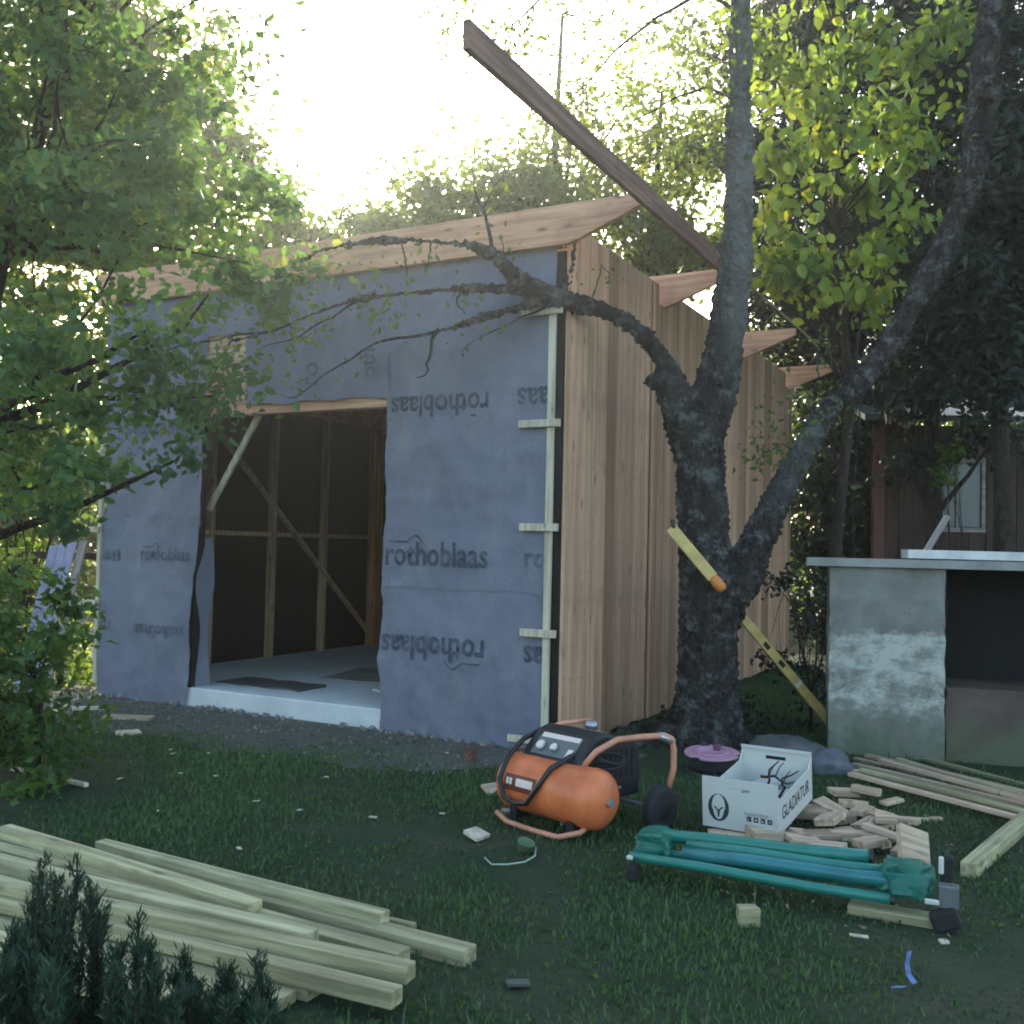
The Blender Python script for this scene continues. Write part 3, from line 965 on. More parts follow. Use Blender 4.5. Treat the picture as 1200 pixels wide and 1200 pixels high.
for path, r0 in (
    ([(512, 388, -.35), (506, 400, -.35), (503, 420, -.35), (498, 440, -.35), (487, 442, -.35)], .018),
    ([(515, 387, -.35), (480, 395, -.4), (440, 402, -.45), (395, 430, -.5), (345, 466, -.5), (332, 464, -.5)], .014),
    ([(672, 290, -.2), (678, 262, -.2), (684, 236, -.2)], .013),
    ([(575, 297, -.4), (573, 270, -.4), (566, 245, -.4), (556, 220, -.4), (552, 195, -.35)], .018),
    ([(566, 245, -.4), (576, 225, -.4), (590, 205, -.3)], .008),
    ([(505, 285, -.5), (502, 300, -.5), (497, 320, -.5)], .009),
    ([(470, 284, -.55), (476, 310, -.5), (478, 335, -.5)], .007),
    ([(640, 360, -.3), (600, 378, -.3), (570, 392, -.3), (540, 412, -.3)], .008),
    ([(540, 338, -.45), (535, 352, -.4), (545, 368, -.4)], .009),
    ([(420, 352, -.6), (390, 372, -.6), (350, 395, -.6), (300, 410, -.6)], .010),
    ([(320, 388, -.7), (280, 392, -.8), (240, 400, -.9), (190, 412, -1.0)], .012),
    ([(270, 400, -.7), (255, 425, -.7), (248, 445, -.7)], .009),
    ([(600, 322, -.35), (592, 300, -.4), (588, 282, -.4)], .008),
    ([(690, 356, -.2), (700, 330, -.15), (705, 310, -.1), (715, 322, -.1)], .006),
    # hanging shoots of the upper stem, against the sky
    ([(866, -60, 0), (800, -90, -.2), (720, -60, -.4), (640, -10, -.5), (600, 30, -.5), (592, 62, -.5)], .022),
    ([(868, 20, 0), (830, -10, -.2), (770, 20, -.3), (720, 60, -.3), (680, 105, -.3), (650, 125, -.3)], .018),
    ([(866, 120, 0), (830, 100, -.2), (790, 115, -.3), (745, 140, -.3), (715, 175, -.3)], .014),
    ([(868, -30, 0), (780, -70, .3), (660, -60, .5), (560, -30, .6), (530, 10, .6)], .02),
    ([(530, -80, .3), (500, -30, .3), (508, 10, .3), (520, 32, .3)], .01),
    ([(866, 220, 0), (835, 190, .2), (800, 190, .3), (770, 215, .4)], .014),
    ([(880, -100, 0), (930, -140, .1), (980, -80, .2), (990, 20, .2)], .02),
    # dangling dry shoots on the right stem
    ([(965, 490, .2), (960, 455, .1), (958, 420, .05), (962, 380, .05)], .008),
    ([(985, 470, .2), (975, 430, .1), (968, 385, .05)], .006),
    ([(940, 530, .1), (918, 520, 0), (895, 530, -.05), (884, 545, -.05)], .008),
    ([(1010, 445, .3), (1005, 520, .2), (998, 600, .2), (1000, 660, .2)], .007),
    ([(1130, 230, .4), (1135, 190, .25), (1128, 150, .2), (1130, 120, .2)], .01),
):
    TW.append(twig(path, r0))
obj('twigs', mb, M['bark'], old, smooth=True, kind='stuff')
# sparse leaves on the shoots
pp = []
for i, q in enumerate(TW):
    if i in (0, 2, 8):
        continue
    dens = {14: 230, 15: 240, 16: 160, 17: 230, 18: 50, 19: 200, 20: 60, 23: 40, 24: 20}.get(i, 16)
    for _ in range(dens):
        j = random.choice([random.randint(len(q) // 4, len(q) - 1), random.choice((len(q) // 2, len(q) - 1, len(q) - 3))])
        pp.append(q[j] + Vector((random.gauss(0, 1), random.gauss(0, 1), random.gauss(-.3, 1))) * (.11 if 14 <= i <= 19 else .06))
for (x, y, d, n_, r_) in ((445, 365, -.6, 70, .10), (430, 330, -.6, 35, .12), (540, 345, -.4, 25, .1), (360, 380, -.6, 70, .15), (320, 420, -.7, 60, .12), (400, 310, -.6, 40, .15), (600, 15, -.3, 60, .12), (618, 45, -.3, 40, .10), (700, 35, -.2, 60, .14), (740, 110, -.2, 70, .14), (790, 95, -.2, 80, .15), (805, 150, -.1, 90, .16), (680, 110, -.2, 45, .12), (760, 55, -.2, 60, .16), (835, 40, -.1, 90, .17), (842, 110, -.1, 70, .13), (510, 35, -.3, 30, .10), (650, 70, -.3, 35, .12), (560, 20, -.2, 30, .15), (820, 200, .1, 90, .16), (770, 175, .1, 60, .16), (870, 10, 0, 120, .2), (720, 150, -.1, 40, .14), (905, 60, .2, 80, .2), (930, 500, .1, 90, .16), (905, 530, 0, 60, .12), (960, 470, .2, 70, .2)):
    c = T(x, y, d)
    for _ in range(n_):
        pp.append(c + Vector((random.gauss(0, 1), random.gauss(0, 1), random.gauss(0, 1))) * r_)
P = np.array([tuple(p) for p in pp])
me = leaf_mesh('old_tree_leaves', P, .055, M['leaf_back'], RNG.normal(.45, .22, len(P)), .5, .5)
obj('crown', None, None, old, kind='stuff', data=me)

# ------------------------------------------------------------------ other trees
# leafy tree at the left, trunk outside the picture
c0 = at(-90, 640, 7.0); c0.z = 0
blobs = [pb(40, 60, 6.4, 120), pb(170, 120, 6.8, 100), pb(262, 70, 7.2, 62), pb(110, 230, 6.2, 110), pb(235, 215, 6.9, 92), pb(305, 245, 7.3, 62), pb(40, 400, 6.0, 80), pb(140, 400, 6.4, 80),
         pb(232, 335, 7.0, 72), pb(305, 345, 7.2, 50), pb(205, 455, 6.9, 45), pb(60, 490, 6.2, 62), pb(268, 440, 7.2, 22), pb(150, 490, 6.8, 45), pb(-60, 250, 6.5, 160), pb(20, 560, 6.6, 45), pb(330, 300, 7.3, 35), pb(195, 505, 6.8, 42), pb(120, 545, 6.9, 34), pb(60, 590, 6.9, 40), pb(235, 480, 6.9, 30), pb(20, 480, 6.4, 60),
         pb(90, -120, 6.8, 160), pb(280, -90, 7.0, 90)]
make_tree('plum_tree', 'leafy green tree overhanging the membrane wall beside the left corner', [c0, c0 + Vector((.05, .02, 1.2)), c0 + Vector((.2, 0, 2.2)), c0 + Vector((.5, -.1, 3.4)), c0 + Vector((.9, -.2, 4.6))], [.14, .12, .10, .07, .03],
          blobs, 30, 46, .20, .074, M['leaf_left'], M['barkdark'], nlimb=40, shell=.55, rnd_shape=True)
# the bushes below it
def bush(label, px, pyb, Y, blobs, mat, size=.07, per=90, leaves=44, cr=.14, name='leafy_bush', group=None):
    c = at(px, pyb, Y); c.z = 0
    return make_tree(name, label, [c, c + Vector((.02, 0, .3)), c + Vector((0, .03, .6))], [.03, .025, .012], blobs, per, leaves, cr, size, mat, M['barkdark'], group, nlimb=22, cat='bush')
bush('dark green bush leaning over the lawn by the left wall edge', 40, 930, 6.3, [pb(10, 740, 6.3, 66), pb(70, 765, 6.5, 42), pb(15, 860, 6.1, 66), pb(75, 850, 6.3, 34), pb(60, 700, 6.6, 30), pb(-70, 800, 6.2, 90), pb(30, 930, 5.9, 36)], M['leaf_bush'])
bush('sunlit yellow-green bush below the leaning lavender boards', 70, 800, 10.2, [pb(40, 690, 10.3, 40), pb(75, 740, 10.2, 40), pb(20, 760, 10.2, 40), pb(98, 780, 10.2, 26), pb(-30, 720, 10.2, 60)], M['leaf_hazel'], .085, 40, 34, .2)
bush('tall green bush behind the lavender boards and left corner', 30, 700, 12.2, [pb(30, 560, 12.2, 62), pb(90, 480, 12.2, 50), pb(60, 430, 12.4, 60), pb(110, 560, 12.4, 40), pb(20, 640, 12.4, 40), pb(-50, 520, 12.2, 80)], M['leaf_bush'], .11, 22, 40, .3)

# row of trees behind the shed
def back_tree(label, px, Y, blobs, per=6.5, leaves=80, size=.15, cr=.5, mat='leaf_back', name='orchard_tree', tr_=.16, nlimb=26):
    c = at(px, 640, Y); c.z = 0
    top = max(b[0].z for b in blobs)
    return make_tree(name, label, [c, c + Vector((.1, 0, top * .3)), c + Vector((-.05, .1, top * .6)), c + Vector((.1, 0, top))], [tr_, tr_ * .85, tr_ * .6, tr_ * .2], blobs, per, leaves, cr, size, M[mat], M['barkdark'], None, nlimb=nlimb)
back_tree('broad tree behind the shed rising above the front rafter', 590, 17, [pb(520, 245, 17, 62), pb(600, 235, 17.4, 66), pb(560, 300, 17, 70), pb(660, 250, 17, 60), pb(470, 285, 17, 50), pb(630, 320, 17, 60)])
back_tree('tree behind the shed crossed by the overhanging fascia board', 760, 18, [pb(720, 250, 18, 50), pb(780, 200, 18, 56), pb(830, 190, 18, 46), pb(760, 300, 18, 70), pb(830, 300, 18, 60), pb(845, 120, 18.4, 40)])
back_tree('low tree behind the shed roof edge beside the plum crown', 400, 18, [pb(400, 300, 18, 60), pb(340, 280, 18, 60), pb(440, 270, 18.5, 40), pb(380, 350, 18, 60)])
back_tree('big tree behind the plum crown, far left of the shed', 130, 16, [pb(60, 100, 16, 110), pb(180, 60, 16.5, 90), pb(240, 160, 16, 80), pb(90, 260, 16, 110), pb(220, 300, 16, 90), pb(20, 380, 16, 80), pb(300, 190, 16.6, 45), pb(130, 420, 16, 80), pb(-80, 200, 16, 140)], per=5)
back_tree('thin tall tree behind the shed under the fascia board tip', 640, 19, [pb(545, 195, 19, 44), pb(620, 180, 19, 50), pb(690, 160, 19, 52), pb(480, 225, 19, 36), pb(740, 120, 19, 46), pb(800, 70, 19, 50), pb(845, 20, 19, 44), pb(820, 150, 19, 50)], per=3.6, leaves=50)
# bright hazel beside the upper stem: single leaves are parts
hz = at(985, 640, 9.6); hz.z = 0
hroot = make_tree('hazel_tree', 'slender tree with big sunlit yellow-green leaves between the two tree stems', [hz, hz + Vector((-.05, 0, 1.5)), hz + Vector((.1, .05, 3.0)), hz + Vector((-.1, 0, 4.6)), hz + Vector((0, 0, 6.2))], [.06, .055, .045, .03, .01],
          [pb(915, 100, 9.4, 34), pb(925, 170, 9.3, 36), pb(930, 245, 9.3, 32), pb(1010, 40, 9.6, 44), pb(1045, 110, 9.7, 40), pb(1040, 190, 9.6, 34), pb(955, 300, 9.4, 36), pb(1010, 300, 9.6, 34), pb(1090, 60, 9.8, 30), pb(985, 220, 9.8, 30), pb(890, 40, 9.4, 36), pb(960, -60, 9.5, 60), pb(960, 130, 9.7, 36), pb(985, 165, 9.5, 34), pb(900, 300, 9.6, 26), pb(930, 330, 9.5, 30), pb(1075, 160, 9.7, 34), pb(1060, 240, 9.8, 34), pb(1020, 350, 9.6, 26), pb(980, 60, 9.6, 40), pb(1100, 20, 9.8, 44)],
          31, 26, .24, .115, M['leaf_hazel'], M['barkdark'], nlimb=24, aspect=.62, droop=.6, rnd_shape=True)
lm = leaf_mesh('single_leaf', np.array([[0, 0, 0]]), .13, M['leaf_hazel'], np.array([.8]), .66, .9, jitter=.01, rnd_shape=True)
for i in range(230):
    cx, cy, dd, rr = random.choice(((915, 110, 9.0, 32), (928, 180, 8.95, 34), (935, 245, 9.0, 30), (1040, 110, 9.3, 34), (1030, 170, 9.25, 34), (955, 300, 9.05, 30), (1015, 310, 9.2, 26), (985, 170, 9.1, 40), (1000, 60, 9.2, 44), (1060, 230, 9.3, 30)))
    o = obj('leaf', None, None, hroot, data=lm)
    o.location = at(random.gauss(cx, rr * .7), random.gauss(cy, rr * .7), dd + random.uniform(-.15, .2)) - hz
    o.rotation_euler = (random.gauss(0, .5), random.gauss(0, .5), random.uniform(0, 6.28))
    s_ = random.uniform(.7, 1.25); o.scale = (s_, s_, s_)
# dark evergreens on the right
def evergreen(label, px, Y, blobs, per=10, leaves=60, size=.15, cr=.34):
    c = at(px, 640, Y); c.z = 0
    return make_tree('evergreen_tree', label, [c, c + Vector((.05, 0, 2)), c + Vector((0, .05, 4)), c + Vector((.1, 0, 7))], [.11, .10, .08, .03], blobs, per, leaves, cr, size, M['leaf_dark'], M['barkdark'], None, nlimb=22, aspect=.42)
evergreen('dense dark evergreen behind the fork of the old tree', 970, 15.2, [pb(960, 60, 15.2, 90), pb(960, 200, 15.2, 90), pb(980, 330, 15.2, 80), pb(1000, 430, 15.2, 66), pb(975, 540, 15.2, 48), pb(985, 620, 15.2, 42), pb(930, 400, 15.2, 50), pb(955, 480, 15.4, 40), pb(945, 560, 15.4, 40), pb(950, 640, 15.2, 40), pb(1005, 640, 15.2, 44), pb(1010, 540, 15.2, 40), pb(940, 700, 15.2, 40), pb(960, -90, 15.2, 110)], per=15)
evergreen('tall dark evergreen at the right behind the leaning stem', 1170, 11.6, [pb(1130, 80, 11.6, 90), pb(1170, 220, 11.4, 90), pb(1120, 330, 11.6, 76), pb(1190, 370, 11.4, 70), pb(1150, 440, 11.6, 44), pb(1250, 200, 11.4, 120), pb(1080, 240, 11.8, 66), pb(1190, 470, 11.5, 34), pb(1160, -80, 11.6, 120), pb(1060, 120, 12, 60)], per=26)
evergreen('dark evergreen overhanging the brown outbuilding', 1090, 12.9, [pb(1080, 390, 12.6, 62), pb(1140, 420, 12.4, 52), pb(1190, 440, 12.4, 46), pb(1060, 470, 12.6, 36), pb(1160, 500, 12.6, 34), pb(1075, 540, 12.8, 22), pb(1060, 300, 12.9, 76), pb(1030, 470, 14.6, 40), pb(1010, 560, 14.6, 36), pb(1160, 300, 12.8, 76), pb(1210, 340, 12.4, 60), pb(900, 290, 13.2, 44), pb(930, 330, 13.2, 60), pb(905, 180, 13.4, 50), pb(900, 60, 13.4, 50), pb(1012, 510, 14.6, 28), pb(1018, 590, 14.6, 26), pb(1020, 640, 14.6, 24), pb(985, 500, 14.6, 34), pb(975, 590, 14.6, 34)], per=24)
bush('sunlit yellow-green bush below the outbuilding window', 1112, 660, 12.6, [pb(1112, 540, 12.6, 15), pb(1100, 556, 12.6, 11), pb(1122, 522, 12.6, 9)], M['leaf_hazel'], .09, 120, 20, .12)
# low growth at the foot of the old tree and beside the masonry
for lab, px, py, Y, bl in (
    ('dark weeds round the foot of the old forked tree', 830, 880, 8.3, [pb(870, 830, 8.4, 24), pb(905, 845, 8.6, 26), pb(940, 850, 8.7, 20), pb(800, 845, 8.6, 12)]),
    ('dark ivy growing up beside the masonry oven', 950, 860, 9.0, [pb(945, 740, 9.1, 26), pb(925, 690, 9.3, 28), pb(950, 800, 9.0, 26), pb(955, 690, 9.4, 22), pb(915, 780, 9.4, 24)])):
    c = gp(px, py); 
    make_tree('dark_bush', lab, [c, c + Vector((0, 0, .2)), c + Vector((0, 0, .35))], [.02, .015, .008], bl, 60, 34, .12, .06, M['leaf_dark'], M['barkdark'], None, nlimb=10, cat='bush')
# far wood that closes the view
P = []
for i in range(52000):
    x = RNG.uniform(-26, 26); y = RNG.uniform(25, 29)
    hmax = 4.6 + 1.8 * mnoise.noise(Vector((x * .25, 2, 0))) + (2.5 if x > 6 else 0)
    z = abs(RNG.uniform(0, 1)) ** .8 * hmax
    P.append((x, y, z))
P = np.array(P)
me = leaf_mesh('far_leaves', P, .3, M['leaf_back'], RNG.normal(.4, .2, len(P)), .7, .3)
o = obj('far_wood', None, None, kind='stuff', data=me)
tag(o, 'distant mass of dark trees closing the garden', 'trees')
#PART4
# ------------------------------------------------------------------ outbuilding at the right, in the shade
ob = at(1035, 640, 14.0); ob.z = 0
house = thing('old_outbuilding', 'old brown boarded outbuilding with pale window behind the masonry oven', 'building', ob, math.radians(-4))
x = 0.0
i = 0
while x < 5.2:
    w = random.uniform(.17, .23)
    z0, z1 = 0, 3.3
    segs = [(0, 3.3)]
    if .62 < x + w / 2 < 1.32:
        segs = [(0, 1.0 + .9), (2.85, 3.3)]
    for a, b_ in segs:
        mb = MB(); mb.box((0, 0, (b_ - a) / 2), (w - .012, .03, b_ - a))
        o = obj('board', mb, M['cladding'], house); o.location = (x + w / 2, random.choice((0, .008)), a)
    x += w
mb = MB(); mb.span((-.14, -.05, 0), (-.003, .1, 3.3)); obj('corner_post', mb, simple('red_brown_post', (.13, .06, .05), .8), house)
mb = MB(); mb.span((.62, -.03, 1.84), (1.36, .05, 1.90)); sill = obj('window_sill', mb, M['oldboard'], house)
wn_ = MB(); wn_.span((.66, .02, 1.91), (1.32, .03, 2.84)); pane = obj('window', wn_, M['glass'], house)
mb = MB()
for lo, hi in (((.62, -.02, 1.905), (.67, .045, 2.86)), ((1.31, -.02, 1.905), (1.36, .045, 2.86)), ((.672, -.018, 2.80), (1.308, .045, 2.858)), ((.97, -.01, 1.905), (1.0, .04, 2.795))):
    mb.span(lo, hi)
obj('window_frame', mb, M['oldboard'], pane)
mb = MB(); mb.span((0, .05, 0), (5.2, 3.5, 3.25)); obj('inner_wall', mb, M['dark'], house)
mb = MB(); mb.prism([(-.5, 3.30), (3.9, 4.6), (3.9, 4.68), (-.5, 3.38)], -.4, 5.5, 'x'); obj('roof', mb, M['tarp'], house)

# ------------------------------------------------------------------ masonry oven with concrete lid
mo = gp(1107, 893)
oven = thing('masonry_oven', 'weathered masonry garden oven with flaking whitewash and concrete lid', 'oven', mo, math.radians(-16.0))
m2p = mo.y / FPX
w1 = 130 * m2p
def rough_block(lo, hi, name, mat, amp=.012, step=.05, seed=0.0):
    bm = bmesh.new()
    bmesh.ops.create_cube(bm, size=1)
    for v in bm.verts:
        v.co = [l_ + (h_ - l_) * (c_ + .5) for l_, h_, c_ in zip(lo, hi, v.co)]
    for ax_ in range(3):
        nn = max(1, int((hi[ax_] - lo[ax_]) / step))
        for k_ in range(1, nn):
            co = Vector((0, 0, 0)); co[ax_] = lo[ax_] + (hi[ax_] - lo[ax_]) * k_ / nn
            no = Vector((0, 0, 0)); no[ax_] = 1
            bmesh.ops.bisect_plane(bm, geom=bm.verts[:] + bm.edges[:] + bm.faces[:], plane_co=co, plane_no=no)
    mid_ = [(a_ + b2) / 2 for a_, b2 in zip(lo, hi)]
    for v in bm.verts:
        ne = sum(1 for k_ in range(3) if min(abs(v.co[k_] - lo[k_]), abs(v.co[k_] - hi[k_])) < 1e-4)
        nv = mnoise.noise_vector(v.co * 7 + Vector((seed, 0, 0))) * amp * .35
        if ne >= 2:      # knocked edges
            chip_ = max(0, mnoise.noise(v.co * 9 + Vector((0, seed, 0)))) * amp * 2.2
            nv = nv + (Vector(mid_) - v.co).normalized() * chip_
        nv.z *= .5
        v.co += nv
    me = bpy.data.meshes.new(name); bm.to_mesh(me); bm.free(); me.materials.append(mat)
    return obj(name, None, None, oven, data=me)
rough_block((-w1, 0, -.05), (0, .75, 1.405), 'left_pier', M['pier'], .02, .04, 2.0)
rough_block((.008, .03, -.05), (1.35, .72, .54), 'fire_base', M['brownpanel'], .014, .05, 8.0)
mb = MB(); mb.span((1.36, .0, -.05), (2.1, .75, 1.405)); obj('right_pier', mb, M['pier'], oven, bevel=.012)
mb = MB(); mb.span((.004, .66, .545), (1.35, .74, 1.40)); obj('back_wall', mb, M['dark'], oven)
mb = MB(); mb.span((-.01, .06, .55), (.02, .65, 1.40)); obj('dark_lining', mb, M['dark'], oven)  # near-black side face of the oven opening
rough_block((-w1 - .17, -.05, 1.410), (2.2, .8, 1.47), 'lid', M['slabgrey'], .008, .045, 5.0)
# plank on the lid, stick
p0 = oven.location
def rest(name, label, cat, a, b_, w, h, mat, bev=.003, group=None):
    """a straight timber from a to b"""
    a = Vector(a); b_ = Vector(b_)
    x = (b_ - a); L = x.length
    xn = x.normalized()
    yn = Vector((0, 0, 1)).cross(xn).normalized(); zn = xn.cross(yn)
    mb = MB()
    ns = 8
    by, bz, ph = (random.uniform(-.006, .006) * L, random.uniform(-.003, .004) * L, random.uniform(.6, 1.4)) if L > .9 else (0, 0, 1)
    vs = []
    for i_ in range(ns + 1):
        t = i_ / ns
        oy, oz = by * math.sin(math.pi * t * ph), bz * math.sin(math.pi * t)
        vs += [(L * t, oy - w / 2, oz - h / 2), (L * t, oy + w / 2, oz - h / 2), (L * t, oy + w / 2, oz + h / 2), (L * t, oy - w / 2, oz + h / 2)]
    fs = [(0, 1, 2, 3), (4 * ns + 3, 4 * ns + 2, 4 * ns + 1, 4 * ns)]
    for i_ in range(ns):
        for k_ in range(4):
            k2 = (k_ + 1) % 4
            fs.append((4 * i_ + k_, 4 * i_ + 4 + k_, 4 * i_ + 4 + k2, 4 * i_ + k2))
    mb.add(vs, fs)
    o = obj(name, mb, mat, bevel=bev)
    o.matrix_world = Matrix.Translation(a) @ Matrix((xn, yn, zn)).transposed().to_4x4()
    return tag(o, label, cat, group)
rest('white_plank', 'long white-painted plank lying on the concrete lid of the oven', 'plank', at(1060, 649, mo.y + .15) + Vector((0, 0, 0)), at(1290, 655, mo.y + .15), .14, .065, M['whiteboard'])
for yy in (.12,):
    pass
rest('short_stick', 'short wooden stick propped up behind the white plank on the oven', 'stick', at(1082, 652, mo.y + .35), at(1110, 605, mo.y + .5), .045, .03, M['oldboard'])
# packers under the white plank
for i, px in enumerate((1080, 1185)):
    rest('packing_block', ['dark packing block under the free end of the white plank', 'dark packing block under the white plank over the oven opening'][i], 'block', at(px, 656.5, mo.y + .15) , at(px + 22, 657.2, mo.y + .15), .1, .022, M['darkboard'], group='packing blocks under the white plank')

# ------------------------------------------------------------------ lavender boards leaning at the left
for i, (xt, yt, xb, yb_) in enumerate(((98, 634, 74, 702), (86, 636, 62, 702), (75, 637, 50, 702), (64, 640, 42, 700))):
    a = at(xb, yb_ + 25, 9.9 + .06 * i); b_ = at(xt, yt, 10.25 + .06 * i)
    d_ = (b_ - a)
    foot = a + d_ * (-a.z / d_.z) if abs(d_.z) > 1e-4 else a
    rest('leaning_board', ['grey board leaning behind the left corner, nearest the shed wall', 'lavender painted board second from the shed in the leaning set', 'lavender painted board third from the shed in the leaning set', 'lavender painted board farthest from the shed in the leaning set'][i], 'board',
         foot, b_, .085, .022, [M['oldboard'], M['lavender'], M['lavender'], M['lavender']][i], group='boards leaning at the left corner')
# trestle rail they lean on
c = at(80, 640, 10.55); r_ = thing('trestle', 'dark trestle the lavender boards lean against behind the left corner', 'trestle', Vector((c.x, c.y, 0)))
mb = MB(); mb.box((0, 0, c.z - .1), (1.0, .05, .07)); obj('rail', mb, M['cladding'], r_)
for s_ in (-.42, .42):
    mb = MB(); mb.beam((s_, -.0, c.z - .14), (s_, .35, 0), .05, .04); obj('leg', mb, M['cladding'], r_)
    mb = MB(); mb.beam((s_ + .06, 0.03, c.z - .14), (s_ + .06, -.1, 0), .05, .04); obj('leg', mb, M['cladding'], r_)

# ------------------------------------------------------------------ spirit level in the fork
def along(root, a, b_):
    x = b_ - a; xn = x.normalized(); yn = Vector((0, 0, 1)).cross(xn).normalized(); zn = xn.cross(yn)
    root.matrix_world = Matrix.Translation(a) @ Matrix((xn, yn, zn)).transposed().to_4x4()
    return x.length
lv = thing('spirit_level', 'long yellow spirit level leaning behind the right stem of the old tree', 'level')
L = along(lv, at(862, 714, TY + .33), at(986, 863, TY + .62))
mb = MB(); mb.box((L / 2, 0, 0), (L - .04, .03, .075)); body = obj('body', mb, M['yellow'], lv, bevel=.004)
for xx in (L * .28, L * .42):
    mb = MB(); mb.box((xx, 0, 0), (.07, .034, .04)); obj('vial_window', mb, M['black'], lv, bevel=.004)
mb = MB(); mb.box((L * .58, 0, 0), (.035, .034, .06)); obj('label_plate', mb, M['white'], lv)
for xx in (0, L):
    mb = MB(); mb.box((xx, 0, 0), (.04, .038, .08)); obj('end_cap', mb, M['black'], lv, bevel=.005)
yb = thing('yellow_bar', 'short yellow bar with orange grip wedged against the left stem of the old tree', 'bar')
L = along(yb, at(786, 618, TY - .27), at(848, 692, TY - .31))
mb = MB(); mb.box((L * .4, 0, 0), (L * .8, .03, .085)); obj('body', mb, M['yellow'], yb, bevel=.006)
mb = MB(); mb.lathe([(.02, 0), (.036, .02), (.042, .06), (.040, .11), (.026, .13)], (L * .78, 0, 0), Euler((0, math.pi / 2, 0)).to_matrix(), 16); obj('grip', mb, M['orangecap'], yb, smooth=True)
mb = MB(); mb.box((-.01, 0, .03), (.07, .034, .03), Euler((0, .5, 0)).to_matrix()); obj('end_cap', mb, M['black'], yb, bevel=.004)

# ------------------------------------------------------------------ air compressor
A = gp(602, 948); B = gp(712, 980)
ax = (B - A); rz = math.atan2(ax.y, ax.x)
mid = (A + B) / 2
comp = thing('air_compressor', 'portable air compressor with orange tank and black motor housing', 'compressor', mid + Vector((.05, -.05, 0)), rz)
RX = Euler((0, math.pi / 2, 0)).to_matrix()
TL, TR_, TZ = .74, .155, .205
prof = []
for i in range(9):
    t = i / 8 * math.pi / 2
    prof.append((TR_ * math.sin(t) + .001, -TL / 2 + .085 * (1 - math.cos(t))))
prof += [(TR_, -.12), (TR_, .12)]
prof += [(r0, -z0) for r0, z0 in prof[:9][::-1]]
mb = MB(); mb.lathe(prof, (0, -.10, TZ), RX, 36)
tank = obj('tank', mb, M['orange'], comp, smooth=True)
# weld seams
mb = MB()
for s_ in (-1, 1):
    mb.lathe([(TR_ + .002, s_ * .255 - .004), (TR_ + .004, s_ * .255), (TR_ + .002, s_ * .255 + .004)], (0, -.10, TZ), RX, 36)
obj('weld_seam', mb, M['orange'], tank, smooth=True)
# printed plate on the tank front
def tank_pt(x, a, dr=.002):
    return (x, -.10 - (TR_ + dr) * math.cos(a), TZ + (TR_ + dr) * math.sin(a))
def tank_patch(x0, x1, a0, a1, mat, dr, name):
    mb = MB(); vs = []
    nn = 8
    for i in range(nn + 1):
        aa = a0 + (a1 - a0) * i / nn
        vs += [tank_pt(x0, aa, dr), tank_pt(x1, aa, dr)]
    mb.add(vs, [(2 * i, 2 * i + 1, 2 * i + 3, 2 * i + 2) for i in range(nn)])
    return obj(name, mb, mat, tank, smooth=True)
tank_patch(-.24, -.01, -.10, .46, simple('dark_red_label', (.16, .035, .015), .5), .002, 'label_plate')
M['labelwhite'] = simple('label_white', (.80, .66, .60), .5, var=.05)
tank_patch(-.155, -.03, .08, .34, M['labelwhite'], .0035, 'label_stripe')
for i, xx in enumerate((-.215, -.19)):
    tank_patch(xx - .012, xx + .006, .10, .32, M['labelwhite'], .0035, 'label_mark')
mb = MB()
# skid under the tank and foot
mb = MB(); mb.tube([(-.30, -.25, .05), (-.20, -.27, .022), (.0, -.275, .018), (.18, -.27, .02), (.27, -.20, .05), (.28, -.1, .10)], .015, 8); obj('skid', mb, M['orangetube'], comp, smooth=True)
for s_ in (-.22, .2):
    mb = MB(); mb.box((s_, -.16, .075), (.05, .1, .10)); obj('foot_bracket', mb, M['black'], comp, bevel=.006)
# motor housing
mb = MB()
prof = [(-.16, .30), (-.115, .355), (.02, .485), (.10, .505), (.36, .45), (.40, .38), (.40, .14), (.04, .14)]
mb.prism(prof, -.27, .17, 'x')
hou = obj('motor_housing', mb, M['black'], comp, bevel=.018)
# control panel on the sloping face
def slope_pt(x, t, d=.004):
    y0, z0, y1, z1 = -.115, .355, .02, .485
    y = y0 + (y1 - y0) * t; z = z0 + (z1 - z0) * t
    nx, nz = -(z1 - z0), (y1 - y0)
    l_ = math.hypot(nx, nz)
    return (x, y + nx / l_ * d, z + nz / l_ * d)
def slope_patch(x0, x1, t0, t1, mat, d, name):
    mb = MB(); mb.add([slope_pt(x0, t0, d), slope_pt(x1, t0, d), slope_pt(x1, t1, d), slope_pt(x0, t1, d), slope_pt(x0, t0, d - .006), slope_pt(x1, t0, d - .006), slope_pt(x1, t1, d - .006), slope_pt(x0, t1, d - .006)],
           [(0, 1, 2, 3), (4, 7, 6, 5), (0, 4, 5, 1), (1, 5, 6, 2), (2, 6, 7, 3), (3, 7, 4, 0)])
    return obj(name, mb, mat, hou)
slope_patch(-.20, .10, .12, .85, M['greybracket'], .006, 'control_panel')
slope_patch(-.19, .09, .72, .88, M['labelwhite'], .008, 'panel_strip')
for xx, rr in ((-.15, .032), (-.05, .026)):
    c = Vector(slope_pt(xx, .40, .008)); nrm = (Vector(slope_pt(0, .4, 1)) - Vector(slope_pt(0, .4, 0))).normalized()
    q = Vector((0, 0, 1)).rotation_difference(nrm).to_matrix()
    mb = MB(); mb.lathe([(rr, 0), (rr, .012), (rr * .86, .016)], c, q, 18); ga = obj('gauge', mb, M['steel'], hou, smooth=False)
    mb = MB(); mb.lathe([(rr * .78, .0165), (rr * .74, .018)], c, q, 18); obj('gauge_face', mb, M['labelwhite'], ga)
